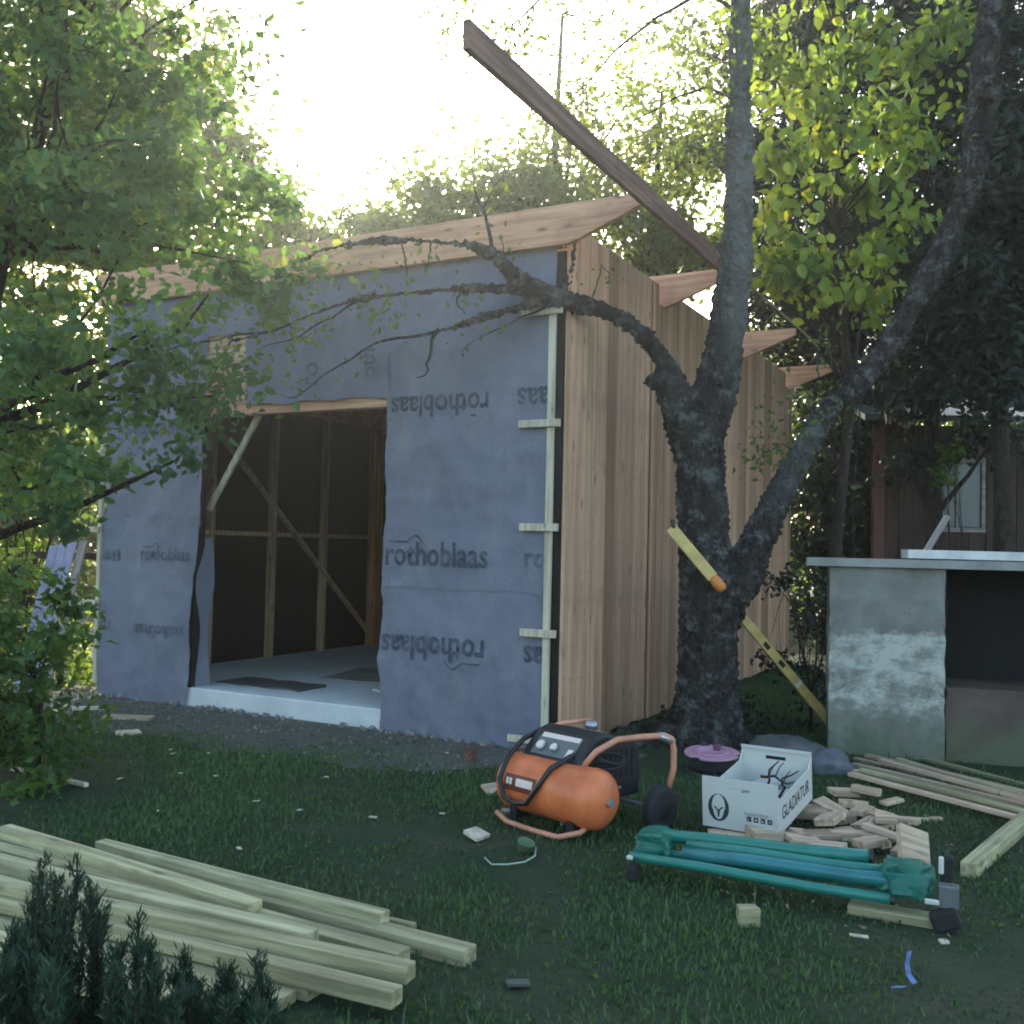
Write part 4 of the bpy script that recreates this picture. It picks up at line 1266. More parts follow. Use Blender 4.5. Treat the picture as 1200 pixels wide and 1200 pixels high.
slope_patch(.05, .085, .15, .45, M['labelwhite'], .010, 'valve')
mb = MB(); mb.add([(-.05, .13, .502), (.14, .13, .502), (.14, .16, .496), (-.05, .16, .496)], [(0, 1, 2, 3)]); obj('top_label', mb, M['labelwhite'], hou)
# bolts, drain cock, hose, seam
mb = MB()
for xx, zz in ((-.25, .33), (.15, .33), (-.25, .20), (.15, .20)):
    mb.lathe([(.009, 0), (.009, .006), (.005, .008)], (xx + (.021 if xx > 0 else -.021), .22, zz), Euler((0, math.pi / 2 * (1 if xx > 0 else -1), 0)).to_matrix(), 8)
obj('bolts', mb, M['steel'], hou, kind='stuff')
for k_ in range(6):
    mb = MB(); mb.box((.171, .10 + .045 * k_, .33), (.004, .02, .16)); obj('vent_slot', mb, M['dark'], hou)
mb = MB(); mb.tube([(TL / 2 - .01, -.10, TZ), (TL / 2 + .025, -.10, TZ)], .022, 12); obj('end_plug', mb, M['steel'], tank)
mb = MB(); mb.tube([(.05, -.10, TZ - TR_ + .01), (.05, -.10, TZ - TR_ - .025)], .012, 8); obj('drain_cock', mb, M['steel'], tank)
hs = []
for k_ in range(34):
    t = k_ / 33
    a_ = t * 2 * math.pi * 2.2
    hs.append((.24 + .07 * math.cos(a_), .06 + .075 * math.sin(a_), .375 + .03 * math.sin(a_ * .5) - .02 * t))
mb = MB(); mb.tube(hs, .011, 7); obj('hose', mb, M['rubber'], comp, smooth=True)
# black hoop guarding the panel
mb = MB(); mb.tube([(-.27, .06, .47), (-.28, -.08, .43), (-.275, -.20, .35), (-.26, -.275, .24), (-.21, -.287, .155), (-.12, -.29, .135), (-.04, -.287, .15), (.02, -.270, .24), (.06, -.21, .34), (.09, -.10, .39), (.10, .0, .41)], .015, 9)
obj('front_hoop', mb, M['blackmetal'], comp, smooth=True)
mb = MB(); mb.tube([(-.27, .06, .47), (-.24, .2, .495), (-.18, .36, .505)], .013, 8); obj('top_rail', mb, M['orangetube'], comp, smooth=True)
# orange carrying frame on the wheel side
mb = MB(); mb.tube([(.16, -.08, .34), (.21, -.02, .43), (.27, .08, .49), (.33, .20, .50), (.38, .34, .50), (.395, .385, .48), (.40, .40, .42), (.40, .40, .32), (.38, .38, .20)], .017, 9)
obj('carry_frame', mb, M['orangetube'], comp, smooth=True)
mb = MB(); mb.tube([(.37, .31, .502), (.395, .40, .46)], .021, 9); obj('frame_joint', mb, M['steel'], comp, smooth=True)
for xx in (.36, -.20):
    RXY = Euler((0, math.pi / 2, 0)).to_matrix()
    mb = MB(); mb.lathe([(.055, -.035), (.10, -.035), (.125, -.022), (.125, .022), (.10, .035), (.055, .035)], (xx + .06, .26, .126), RXY, 26); wh = obj('wheel', mb, M['rubber'], comp, smooth=False, bevel=.004)
    mb = MB(); mb.lathe([(.02, -.04), (.055, -.037), (.055, .037), (.02, .04)], (xx + .06, .26, .126), RXY, 18); obj('hub', mb, M['black'], wh)
mb = MB(); mb.tube([(-.14, .26, .126), (.42, .26, .126)], .012, 8); obj('axle', mb, M['steel'], comp)
mb = MB(); mb.lathe([(.035, 0), (.04, .03), (.025, .05)], (-.14, .33, .46), None, 14); obj('cap', mb, M['steel'], comp, smooth=True)
#PART5
# ------------------------------------------------------------------ pink reel
c = gp(834, 905)
reel = thing('cable_reel', 'pink plastic cable reel lying flat beside the compressor', 'reel', c, .3, rot=(math.radians(4), math.radians(-3), .4))
mb = MB(); mb.lathe([(.17, 0), (.18, .01), (.18, .02), (.17, .03)], seg=36); obj('lower_flange', mb, M['black'], reel)
mb = MB(); mb.lathe([(.15, .03), (.155, .06), (.155, .10), (.15, .12)], seg=30); obj('wound_cable', mb, M['rubber'], reel, smooth=True)
out = []
for i in range(60):
    a = 2 * math.pi * i / 60
    r_ = .185
    if i in (11, 12, 13, 32, 33, 34, 52, 53, 54):
        r_ = .155
    out.append((r_ * math.cos(a), r_ * math.sin(a)))
mb = MB(); mb.prism(out, .125, .140, 'z'); fl_ = obj('upper_flange', mb, M['pink'], reel, bevel=.004)
mb = MB(); mb.lathe([(.115, .141), (.118, .150), (.10, .152), (.095, .1415)], seg=30); obj('flange_ridge', mb, M['pink'], fl_, smooth=True)
mb = MB(); mb.lathe([(.025, .142), (.03, .175), (.02, .18)], (.055, .02, 0), seg=14); obj('crank_knob', mb, simple('dark_plum_plastic', (.16, .07, .11), .4), fl_)

# ------------------------------------------------------------------ white printed crate
c = gp(867, 974, .06)
ca = math.radians(-31)
crate = thing('fruit_crate', 'white printed fruit crate with taller end panels and twigs inside', 'crate', c, 0, rot=(math.radians(5.5), 0, ca))
CW, CL, CH = .40, .66, .265
t_ = .008
def endpanel(y, name):
    mb = MB()
    # panel with a hand hole: four pieces round the slot
    y0, y1 = y, y + t_
    hx0, hx1, hz0, hz1 = -.06, .055, CH - .066, CH - .046
    for lo, hi in (((-CW / 2, y0, 0), (CW / 2, y1, hz0)), ((-CW / 2, y0, hz1), (CW / 2, y1, CH)), ((-CW / 2, y0, hz0), (hx0, y1, hz1)), ((hx1, y0, hz0), (CW / 2, y1, hz1))):
        mb.span(lo, hi)
    bm_ = obj(name, mb, M['white'], crate)
    return bm_
front = endpanel(0, 'end_panel')
back = endpanel(CL - t_, 'end_panel')
mb = MB(); mb.span((-.06, .0025, CH - .066), (.010, t_ - .001, CH - .046)); obj('hand_slot_flap', mb, M['white'], front)
mb = MB(); mb.span((-.06, CL - .006, CH - .066), (.055, CL - .002, CH - .046)); obj('hand_slot', mb, M['dark'], back)
mb = MB(); mb.span((-CW / 2, CL - t_ - .014, CH - .012), (CW / 2, CL - t_ - .001, CH + .003)); obj('rim', mb, M['white'], back)
SH = .175
for s_ in (-1, 1):
    mb = MB(); 
    x0 = s_ * (CW / 2) - (t_ if s_ > 0 else 0)
    mb.prism([(t_, 0), (CL - t_, 0), (CL - t_, CH - .03), (CL - .06, SH + .01), (.06, SH), (t_, SH + .03)], x0, x0 + t_, 'x')
    sp = obj('side_panel', mb, M['white'], crate)
    if s_ > 0:
        side = sp
mb = MB(); mb.span((-CW / 2 + t_, t_, 0), (CW / 2 - t_, CL - t_, .008)); obj('base', mb, M['white'], crate)
# lettering on the side: GLADIATUR
me = text_data('GLADIATUR', 1, M['inkdark'], .012, 'CENTER', extrude=0)
xs = [v.co.x for v in me.vertices]; k_ = .52 / (max(xs) - min(xs))
for v in me.vertices:
    v.co = (CW / 2 + .0012, CL / 2 + v.co.x * k_, .095 + v.co.y * k_ * 1.05)
obj('printed_word', None, None, side, data=me)
# front print
def fprint(name, body, xc, zc, width, mat, bold=.01):
    me = text_data(body, 1, mat, bold, 'CENTER', extrude=0)
    xs = [v.co.x for v in me.vertices]; k_ = width / (max(xs) - min(xs)); m_ = (max(xs) + min(xs)) / 2
    for v in me.vertices:
        v.co = (xc + (v.co.x - m_) * k_, -.0012, zc + v.co.y * k_)
    return obj(name, None, None, front, data=me)
fprint('printed_line', 'Superstitut', .088, .098, .125, M['inkgrey'])
mb = MB()
for i in range(11):
    mb.span((.045 + i * .0085, -.0012, .040), (.0495 + i * .0085, -.0008, .0425))
obj('printed_line', mb, M['inkgrey'], front)
for i in range(4):
    xx = .038 + i * .036
    mb = MB(); mb.span((xx, -.0014, .058), (xx + .024, -.0006, .084)); ic = obj('printed_icon', mb, M['inkdark'], front)
    mb = MB()
    pl = [[(.004, .006), (.012, .02), (.010, .006)], [(.005, .013), (.012, .02), (.019, .013), (.012, .006)], [(.005, .02), (.005, .006), (.019, .006)], [(.006, .006), (.006, .020), (.018, .020), (.018, .006)]][i]
    mb.add([(xx + a, -.0022, .058 + b_) for a, b_ in pl], [tuple(range(len(pl)))])
    obj('icon_mark', mb, M['white'] if i != 3 else M['inkgrey'], ic)
# helmet emblem: dark crescent ring, pale helmet, dark eye slits and nose guard
ec = (-.112, .108)
def poly2(pts_, y, mat, name, par):
    mb = MB(); mb.add([(ec[0] + a, y, ec[1] + b_) for a, b_ in pts_], [tuple(range(len(pts_)))])
    return obj(name, mb, mat, par)
emb = poly2([(.056 * math.cos(t), .072 * math.sin(t)) for t in [2 * math.pi * i / 40 for i in range(40)]], -.0012, M['inkdark'], 'emblem_ring', front)
poly2([(.036 * math.cos(t) * (1.0 if math.sin(t) > -.2 else .85), .008 + (.0615 if math.sin(t) > 0 else .070) * math.sin(t)) for t in [2 * math.pi * i / 40 for i in range(40)]], -.0018, M['white'], 'emblem_helmet', emb)
for s_ in (-1, 1):
    poly2([(s_ * .029, .006), (s_ * .013, .003), (s_ * .005, -.010), (s_ * .004, -.040), (s_ * .009, -.014), (s_ * .020, -.004)], -.0024, M['inkdark'], 'emblem_eye', emb)
poly2([(-.004, -.008), (.004, -.008), (.0045, -.05), (-.0045, -.05)], -.0023, M['inkdark'], 'emblem_nose_guard', emb)
# twigs in the crate
def in_crate(p):
    return crate.matrix_basis @ Vector(p)
for k_, path in enumerate(([(.02, .30, .10), (.05, .36, .17), (.03, .42, .21), (.07, .47, .25)], [(-.02, .44, .16), (.06, .40, .185), (.12, .36, .17), (.19, .33, .19)], [(.1, .2, .06), (.14, .34, .15), (.1, .42, .17), (.17, .5, .20)])):
    mb = MB(); base_ = in_crate(path[0])
    wpts = [in_crate(p) - base_ for p in path]
    q = []
    for i in range(len(wpts) - 1):
        q += [wpts[i], wpts[i].lerp(wpts[i + 1], .5) + Vector((random.uniform(-1, 1), random.uniform(-1, 1), random.uniform(-1, 1))) * .012]
    q.append(wpts[-1])
    mb.tube(q, [.009 - .001 * i for i in range(len(q))], 6)
    mb.tube([q[3], q[3] + Vector((.03, .02, .05)), q[3] + Vector((.05, .02, .07))], [.004, .003, .002], 5)
    o = obj('cut_twig', mb, M['barkdark'], smooth=True); o.location = base_
    tag(o, ['forked dry twig standing up out of the white crate', 'dry twig lying across the rim side of the white crate', 'crooked dry twig at the far end of the white crate'][k_], 'twig', 'twigs in the white crate')
# paper/boards in the bottom of the crate
mb = MB()
for i in range(5):
    R = Euler((random.uniform(-.2, .2), random.uniform(-.2, .2), random.uniform(-.6, .6))).to_matrix()
    mb.box((random.uniform(-.08, .08), .12 + .1 * i, .03 + .014 * i), (.16, .2, .02), R)
o = obj('crate_filling', mb, M['whiteboard'], crate, kind='stuff')

# ------------------------------------------------------------------ green frame bundle
gl, gr = gp(748, 1022, 0.06), gp(1092, 1074, 0.06)
gx = (gr - gl); GL = gx.length
bun = thing('folded_frame', 'folded teal metal frame bundle with clear green wrapping and black feet', 'frame', Vector((gl.x, gl.y, 0)), math.atan2(gx.y, gx.x))
def G(px, py, dY):
    # point of the bundle surveyed at distance dY behind its front line
    p = at(px, py, 1)
    # distance: front line at that column
    t = (px - 748) / (1092 - 748)
    Y = gl.y + (gr.y - gl.y) * t + dY
    w = at(px, py, Y)
    R = Matrix.Rotation(-bun.rotation_euler.z, 3, 'Z')
    return R @ (w - Vector((gl.x, gl.y, 0)))
for (x0, y0, x1, y1, dY, r_, mt) in ((765, 978, 1020, 1004, .22, .030, 'teal'), (805, 990, 1050, 1022, .16, .024, 'teal'), (800, 1000, 1085, 1036, .08, .030, 'blueteal'), (738, 1003, 1045, 1054, .02, .022, 'teal'), (745, 996, 1060, 1040, .13, .020, 'teal')):
    a = G(x0, y0, dY); b_ = G(x1, y1, dY)
    mb = MB(); mb.tube([a, a.lerp(b_, .3) + Vector((0, 0, .004)), a.lerp(b_, .7) - Vector((0, 0, .004)), b_], r_, 12)
    tb = obj('tube', mb, M[mt], bun, smooth=True)
    mb = MB(); d_ = (b_ - a).normalized(); mb.tube([b_ - d_ * .005, b_ + d_ * .012], r_ * 1.06, 12); obj('tube_cap', mb, M['black'], tb)
# crumpled wrap at both ends
def wrapm():
    m, nt, b = newmat('clear_green_film')
    v = coords(nt)
    nz = noise(nt, v, 9, 5, .6)
    c = ramp(nt, nz, [(.3, (.02, .17, .13)), (.7, (.07, .32, .24))])
    nt.links.new(c, b.inputs['Base Color'])
    b.inputs['Roughness'].default_value = .18
    bump(nt, b, nz, .8, .02)
    tr = nt.nodes.new('ShaderNodeBsdfTransparent'); tr.inputs[0].default_value = (.55, .85, .75, 1)
    mx = nt.nodes.new('ShaderNodeMixShader'); mx.inputs[0].default_value = .45
    nt.links.new(b.outputs[0], mx.inputs[1]); nt.links.new(tr.outputs[0], mx.inputs[2])
    nt.links.new(mx.outputs[0], nt.nodes['Material Output'].inputs['Surface'])
    return m
M['film'] = wrapm()
def crumple(cen, size, seed, name):
    bm = bmesh.new(); bmesh.ops.create_icosphere(bm, subdivisions=3, radius=1)
    for v in bm.verts:
        p = v.co.copy()
        k_ = 1 + .28 * mnoise.noise(p * 1.6 + Vector((seed, 0, 0))) + .30 * mnoise.noise(p * 3.1 + Vector((0, seed, 0)))
        # squarish
        q = Vector([math.copysign(abs(c_) ** .5, c_) for c_ in p]) * k_
        v.co = Vector((q.x * size[0], q.y * size[1], q.z * size[2])) + Vector(cen)
    me = bpy.data.meshes.new(name); bm.to_mesh(me); bm.free()
    me.materials.append(M['film'])
    return obj(name, None, None, bun, data=me)
crumple(G(768, 988, .18), (.085, .11, .055), 1.3, 'end_wrap')
crumple(G(1062, 1028, .14), (.10, .11, .06), 5.1, 'end_wrap')
# black feet, bracket and tag
def boxG(name, px, py, dY, size, mat, rot=None, bev=.006):
    mb = MB(); mb.box(G(px, py, dY), size, rot); return obj(name, mb, mat, bun, bevel=bev)
boxG('foot', 1110, 1021, .12, (.045, .05, .135), M['rubber'], Euler((0, .1, 0)).to_matrix(), .015)
boxG('foot', 1108, 1078, .02, (.11, .06, .085), M['rubber'], Euler((0, -.4, 0)).to_matrix(), .015)
boxG('bracket', 1112, 1050, .04, (.075, .06, .09), M['greybracket'])
boxG('paper_tag', 1092, 1057, -.03, (.055, .012, .022), M['white'])
boxG('paper_tag', 1103, 1014, .06, (.02, .02, .07), M['white'])
boxG('foot', 742, 1022, .05, (.05, .07, .06), M['rubber'])
boxG('paper_tag', 738, 1005, -.01, (.03, .015, .02), M['white'])
# timbers under the bundle
a = gp(1000, 1068, .02); b_ = gp(1102, 1082, .02)
rest('underlay_board', 'pale board lying under the foot end of the teal frame', 'board', gp(995, 1062, .02), gp(1100, 1080, .02), .10, .038, M['beam'])

# ------------------------------------------------------------------ offcuts behind the bundle
offs = [(988, 938, .17, .10, .03, .2, 'wide pale offcut on the heap nearest the plank stack'), (1000, 955, .20, .09, .03, -.3, None), (1030, 972, .16, .07, .03, .4, None), (945, 965, .22, .08, .04, -.5, None), (960, 985, .20, .10, .045, .1, None),
        (1000, 985, .24, .09, .05, -.15, 'peach coloured offcut block lying on top of the heap'), (1020, 1000, .15, .10, .04, .3, None), (920, 985, .18, .09, .04, .6, None), (935, 950, .17, .07, .03, -.2, None), (1045, 948, .15, .06, .02, .5, 'thin offcut lying apart on the grass below the plank stack'),
        (1090, 962, .14, .05, .02, .3, None), (860, 986, .26, .10, .05, -.15, 'flat board under the white crate'), (895, 992, .16, .12, .06, .2, None), (1060, 1000, .14, .10, .03, .9, None), (970, 1000, .18, .09, .05, -.6, None), (1010, 960, .18, .08, .03, .9, None), (1040, 985, .13, .07, .03, -.9, None), (985, 965, .16, .08, .05, .3, None)]
for i, (px, py, l_, w_, h_, rr, lab) in enumerate(offs):
    lvl = .0 if i % 3 else .035
    p = gp(px, py, 0)
    mb = MB(); mb.box((0, 0, h_ / 2), (l_, w_, h_))
    o = obj('wood_offcut', mb, M['offcut'], bevel=.003)
    o.location = p + Vector((0, 0, lvl)); o.rotation_euler = (random.uniform(-.12, .12), random.uniform(-.1, .1), rr)
    tag(o, lab or 'small sawn wood offcut in the heap behind the teal frame', 'offcut', 'wood offcuts heaped behind the teal frame')
for i in range(16):
    px, py = random.gauss(985, 42), random.gauss(968, 17)
    l_, w_, h_ = random.uniform(.09, .22), random.uniform(.06, .11), random.uniform(.02, .05)
    mb = MB(); mb.box((0, 0, h_ / 2), (l_, w_, h_))
    o = obj('wood_offcut', mb, M['offcut'], bevel=.003)
    o.location = gp(px, py, 0) + Vector((0, 0, random.choice((.0, .03, .055)))); o.rotation_euler = (random.uniform(-.3, .3), random.uniform(-.25, .25), random.uniform(-1.2, 1.2))
    tag(o, 'small sawn wood offcut in the heap behind the teal frame', 'offcut', 'wood offcuts heaped behind the teal frame')
# upright square offcut propped at the right end
mb = MB(); mb.box((0, 0, .10), (.17, .035, .20)); o = obj('wood_offcut', mb, M['offcut'], bevel=.003)
o.location = gp(1072, 1018); o.rotation_euler = (-.55, .35, .25)
tag(o, 'square pale offcut propped slantwise against the teal frame', 'offcut', 'wood offcuts heaped behind the teal frame')

# ------------------------------------------------------------------ stack of laths on the right
for i in range(11):
    row, col = i // 4, i % 4
    o_ = col * 9 - row * 3
    a = gp(968 + random.uniform(0, 70) + o_ * 1.2 , 902 - o_ * .75 + random.uniform(-3, 3), .012 + .026 * row); 
    b_ = gp(1330 + o_ * 1.2, 985 - o_ * .75 + random.uniform(-4, 4), .012 + .026 * row)
    labs = {0: 'lath at the front edge of the stack beside the oven', 10: 'topmost lath of the stack beside the oven'}
    rest('roof_lath', labs.get(i, 'pale sawn lath in the stack on the grass before the oven'), 'lath', a, b_, .05, .024, M['offcut'] if i % 3 else M['beam'], .002, 'laths stacked before the oven')
rest('square_beam', 'short square beam on the grass below the lath stack', 'beam', gp(1135, 1020, .035), gp(1215, 950, .035), .075, .07, M['beam'], .004)

# ------------------------------------------------------------------ grey tarpaulin heap
def heap(label, px, py, size, mat, seed, rz_=0):
    c = gp(px, py)
    bm = bmesh.new(); bmesh.ops.create_icosphere(bm, subdivisions=4, radius=1)
    for v in bm.verts:
        p = v.co.copy()
        k_ = 1 + .3 * mnoise.noise(p * 1.3 + Vector((seed, 0, 0))) + .18 * abs(mnoise.noise(p * 3.6 + Vector((0, seed, 0)))) + .07 * mnoise.noise(p * 8)
        z = max(p.z * k_, -.1)
        v.co = (p.x * k_ * size[0], p.y * k_ * size[1], (z + .1) * size[2])
    me = bpy.data.meshes.new('tarpaulin'); bm.to_mesh(me); bm.free()
    me.materials.append(mat)
    me.polygons.foreach_set('use_smooth', [True] * len(me.polygons))
    o = obj('tarpaulin', None, None, data=me); o.location = c; o.rotation_euler = (0, 0, rz_)
    return tag(o, label, 'tarpaulin')
heap('crumpled grey tarpaulin on the ground between the crate and the tree', 918, 896, (.32, .22, .20), M['tarp'], 2.0, -.3)
heap('crumpled blue tarpaulin beside the far end of the crate', 970, 903, (.19, .14, .13), M['tarpblue'], 7.0)

# ------------------------------------------------------------------ lumber pile in front
LUM = [  # pixel ends of the top-face centre line, top height, width, thickness, label
    ((118, 984), (452, 1068), .095, .062, .055, 'outermost beam of the lumber pile on the shed side'),
    ((150, 1006), (486, 1082), .040, .03, .03, 'thin lath tucked behind the lumber pile'),
    ((140, 1004), (552, 1110), .060, .085, .060, 'thick beam reaching farthest from the lumber pile towards the lawn'),
    ((4, 967), (300, 1056), .115, .075, .055, 'beam with blunt end lying on the shed side of the pile, far from the lawn end'),
    ((-120, 960), (476, 1112), .060, .085, .055, None),
    ((-150, 965), (365, 1092), .125, .085, .060, 'beam on the pile with a dark sawn end'),
    ((-140, 1005), (482, 1130), .135, .070, .055, 'pale beam lying on top of the lumber pile'),
    ((-120, 1022), (468, 1157), .105, .070, .055, 'pale beam with clean end on the shrub side of the pile'),
    ((-160, 1010), (378, 1150), .045, .16, .040, 'wide board at the bottom of the lumber pile'),
    ((-150, 1030), (330, 1170), .045, .14, .040, None),
    ((-130, 1055), (250, 1178), .060, .070, .055, None),
    ((-120, 985), (350, 1120), .045, .12, .040, None),
    ((-110, 1000), (290, 1105), .085, .07, .04, None),
    ((-140, 975), (240, 1070), .085, .07, .04, None),
    ((-120, 1075), (180, 1165), .095, .070, .05, None),
    ((-100, 945), (180, 1035), .06, .075, .055, None),
]
for p0_, p1_, zt, w_, h_, lab in LUM:
    a = gp(*p0_, zt); b_ = gp(*p1_, zt)
    a.z -= h_ / 2; b_.z -= h_ / 2
    o = rest('timber_beam', lab or 'sawn pale timber within the lumber pile by the shrubs', 'timber', a, b_, w_, h_, M['beam'], .004, 'timbers in the lumber pile')

# ------------------------------------------------------------------ small things on the lawn
def chip(name, label, cat, px, py, size, mat, rz_=0, rx=0, group=None, z=0):
    mb = MB()
    l_, w_, h_ = size
    k1, k2 = random.uniform(-.12, .12), random.uniform(-.12, .12)
    poly = [(-l_ / 2, -w_ / 2), (l_ / 2, -w_ / 2 * (1 + k1)), (l_ / 2 * (1 - abs(k2)), w_ / 2), (-l_ / 2 * (1 + k2), w_ / 2)]
    mb.prism(poly, 0, h_, 'z')
    o = obj(name, mb, mat, bevel=.002); o.location = gp(px, py) + Vector((0, 0, z)); o.rotation_euler = (rx, 0, rz_)
    return tag(o, label, cat, group)
chip('wood_chip', 'pale wood scrap on the grass left of the compressor skid', 'scrap', 578, 930, (.13, .10, .02), M['offcut'], .6, .35, z=.02)
chip('wood_chip', 'pale square scrap farther out on the lawn from the compressor', 'scrap', 558, 984, (.11, .10, .02), M['batten'], .9, .25, z=.02)
chip('wood_chip', 'small weathered scrap touching the compressor skid', 'scrap', 598, 953, (.10, .05, .02), M['oldboard'], -.2, .1)
chip('wood_block', 'small upright square block alone on the lawn', 'block', 876, 1084, (.085, .06, .075), M['beam'], .1)
chip('lawn_scrap', 'dark greenish flat scrap lying on the open lawn', 'scrap', 607, 1158, (.08, .04, .012), M['tarp'], .1, z=.012)
chip('wood_chip', 'larger pale board lying on the soil by the left wall foot', 'board', 152, 843, (.42, .12, .03), M['offcut'], -.1)
chip('wood_chip', 'smaller pale board below the larger one on the soil by the wall', 'board', 150, 860, (.18, .14, .02), M['batten'], .5)
chip('wood_chip', 'pale slat at the foot of the left corner batten', 'slat', 104, 832, (.26, .06, .03), M['batten'], .3)
chip('wood_chip', 'short slat left of the slat by the corner', 'slat', 55, 838, (.18, .06, .03), M['batten'], .1)
chip('wood_chip', 'tiny pale chip beside the black foot of the teal frame', 'scrap', 1106, 1105, (.035, .03, .012), M['batten'], .1)
chip('wood_chip', 'thin sliver on the grass below the teal frame', 'scrap', 1007, 1098, (.07, .02, .008), M['batten'], -.3)
rest('birch_stick', 'pale peeled stick lying on the grass under the left bush', 'stick', gp(12, 900, .02), gp(102, 920, .02), .03, .028, M['batten'], .008)
for i in range(16):
    px, py = random.uniform(140, 640), random.uniform(880, 1000)
    chip('lawn_chip', 'tiny pale wood chip scattered on the grass before the shed', 'chip', px, py, (random.uniform(.02, .05), random.uniform(.015, .03), .006), M['batten'], random.uniform(0, 3), 0, 'wood chips scattered on the lawn', .012)
# blocks under the membrane edge at the right
chip('dark_block', 'dark block at the slab foot left of the compressor', 'block', 551, 892, (.07, .07, .09), M['darkboard'], -.5)
chip('dark_block', 'dark block at the slab foot just behind the compressor', 'block', 607, 893, (.07, .06, .10), M['darkboard'], -.5)
# mossy clod with wire loop
c = gp(613, 1000)
tub = thing('green_tub', 'small pale green tub with wire handle lying in the grass', 'tub', c, .3, rot=(.3, .15, .4))
mb = MB(); mb.lathe([(.034, 0), (.042, .06), (.045, .063), (.041, .064), (.034, .006)], seg=20); obj('pot', mb, simple('moss_green_plastic', (.11, .19, .10), .5), tub, smooth=True)
mb = MB()
hp = [gp(x, y, .02) - c for x, y in ((628, 993), (627, 1003), (615, 1010), (595, 1013), (576, 1013), (568, 1005))]
Rm = tub.matrix_basis.to_3x3().inverted()
mb.tube([Rm @ p for p in hp], .004, 6); obj('handle', mb, M['wirewhite'], tub, smooth=True)
# blue foil strip
mb = MB()
fp = [(1066, 1118), (1063, 1132), (1065, 1146), (1072, 1156), (1062, 1160), (1046, 1160)]
c = gp(1066, 1140)
vs = []
for i, (x, y) in enumerate(fp):
    p = gp(x, y, .03 + .02 * math.sin(i)) - c
    vs += [p + Vector((-.008, 0, .008)), p + Vector((.010, .004, .012))]
vs2 = [v + Vector((0, .002, -.003)) for v in vs]
k_ = len(vs)
mb.add(vs + vs2, [(2 * i, 2 * i + 1, 2 * i + 3, 2 * i + 2) for i in range(5)] + [(k_ + 2 * i, k_ + 2 * i + 2, k_ + 2 * i + 3, k_ + 2 * i + 1) for i in range(5)])
o = obj('foil_strip', mb, M['bluefoil']); o.location = c
tag(o, 'crumpled blue foil strip lying on the lawn', 'foil')

# ------------------------------------------------------------------ juniper shrubs by the lumber
def shrub(label, shoots, group=None):
    """shoots: list of (px, py top, Y)"""
    bx = at(shoots[0][0], 1250, shoots[0][2]); base = Vector((bx.x, bx.y, 0))
    root = thing('juniper_shrub', label, 'shrub', base)
    mb = MB(); P = []; O = []
    for (px, py, Y) in shoots:
        top = at(px, py, Y)
        b0 = Vector((top.x + random.uniform(-.04, .04), top.y + random.uniform(-.04, .04), 0))
        n_ = 9
        path = [b0.lerp(top, i / (n_ - 1)) + Vector((random.gauss(0, .006), random.gauss(0, .006), 0)) for i in range(n_)]
        mb.tube([p - base for p in path], [.007 - .0006 * i for i in range(n_)], 5)
        H_ = top.z
        for s_ in range(46):      # side shoots
            t = random.uniform(.12, .97)
            p = b0.lerp(top, t)
            az = random.uniform(0, 6.28)
            L_ = (.03 + .06 * (1 - t)) * random.uniform(.6, 1.2)
            d_ = Vector((math.cos(az) * .38, math.sin(az) * .38, .95)).normalized()
            e = p + d_ * L_
            mb.tube([p - base, e - base], [.003, .001], 4)
            for _ in range(int(26)):
                q = p.lerp(e, random.uniform(0, 1.05)) + Vector((random.gauss(0, .006), random.gauss(0, .006), random.gauss(0, .006)))
                P.append(q - base); O.append(d_ * 1.3 + Vector((random.gauss(0, .5), random.gauss(0, .5), .5)))
        for _ in range(90):
            t = random.uniform(.1, 1.0)
            P.append(b0.lerp(top, t) - base + Vector((random.gauss(0, .008), random.gauss(0, .008), 0))); O.append(Vector((random.gauss(0, .6), random.gauss(0, .6), 1.4)))
    obj('stems', mb, M['barkdark'], root)
    P = np.array([tuple(p) for p in P]); O = np.array([tuple(p) for p in O])
    me = leaf_mesh('needles', P, .022, M['needle'], RNG.normal(.45, .25, len(P)), .16, 0, out=O * 1.2, fold=.03)
    obj('needles', None, None, root, kind='stuff', data=me)
    return root
def fill(x0, x1, y0, y1, n_, Y0, Y1):
    return [(random.uniform(x0, x1), random.uniform(y0, y1), random.uniform(Y0, Y1)) for _ in range(n_)]
shrub('tallest dark juniper with twin plumes in front of the lumber pile', [(52, 1004, 2.35), (66, 1030, 2.4), (88, 1000, 2.4), (106, 1030, 2.4), (40, 1050, 2.35), (76, 1050, 2.3), (98, 1060, 2.35)] + fill(30, 125, 1070, 1130, 10, 2.2, 2.5))
shrub('broad dark juniper mass at the outer end of the lumber pile', fill(-40, 45, 1085, 1130, 20, 2.2, 2.6) + fill(-40, 80, 1130, 1200, 14, 2.0, 2.3))
shrub('pointed juniper plume standing between the tall twin one and the low ones', [(162, 1074, 2.35), (143, 1105, 2.35), (178, 1108, 2.4), (160, 1110, 2.3)] + fill(130, 190, 1120, 1180, 8, 2.15, 2.45))
shrub('low juniper with single sharp tip beside the pointed plume', [(217, 1122, 2.4), (205, 1145, 2.35), (228, 1150, 2.4)] + fill(195, 240, 1160, 1190, 5, 2.2, 2.4))
shrub('low juniper with two tips in front of the beam ends', [(263, 1130, 2.4), (304, 1132, 2.4), (272, 1150, 2.4), (292, 1155, 2.4), (315, 1158, 2.4), (255, 1160, 2.4)] + fill(245, 325, 1165, 1195, 9, 2.2, 2.4))
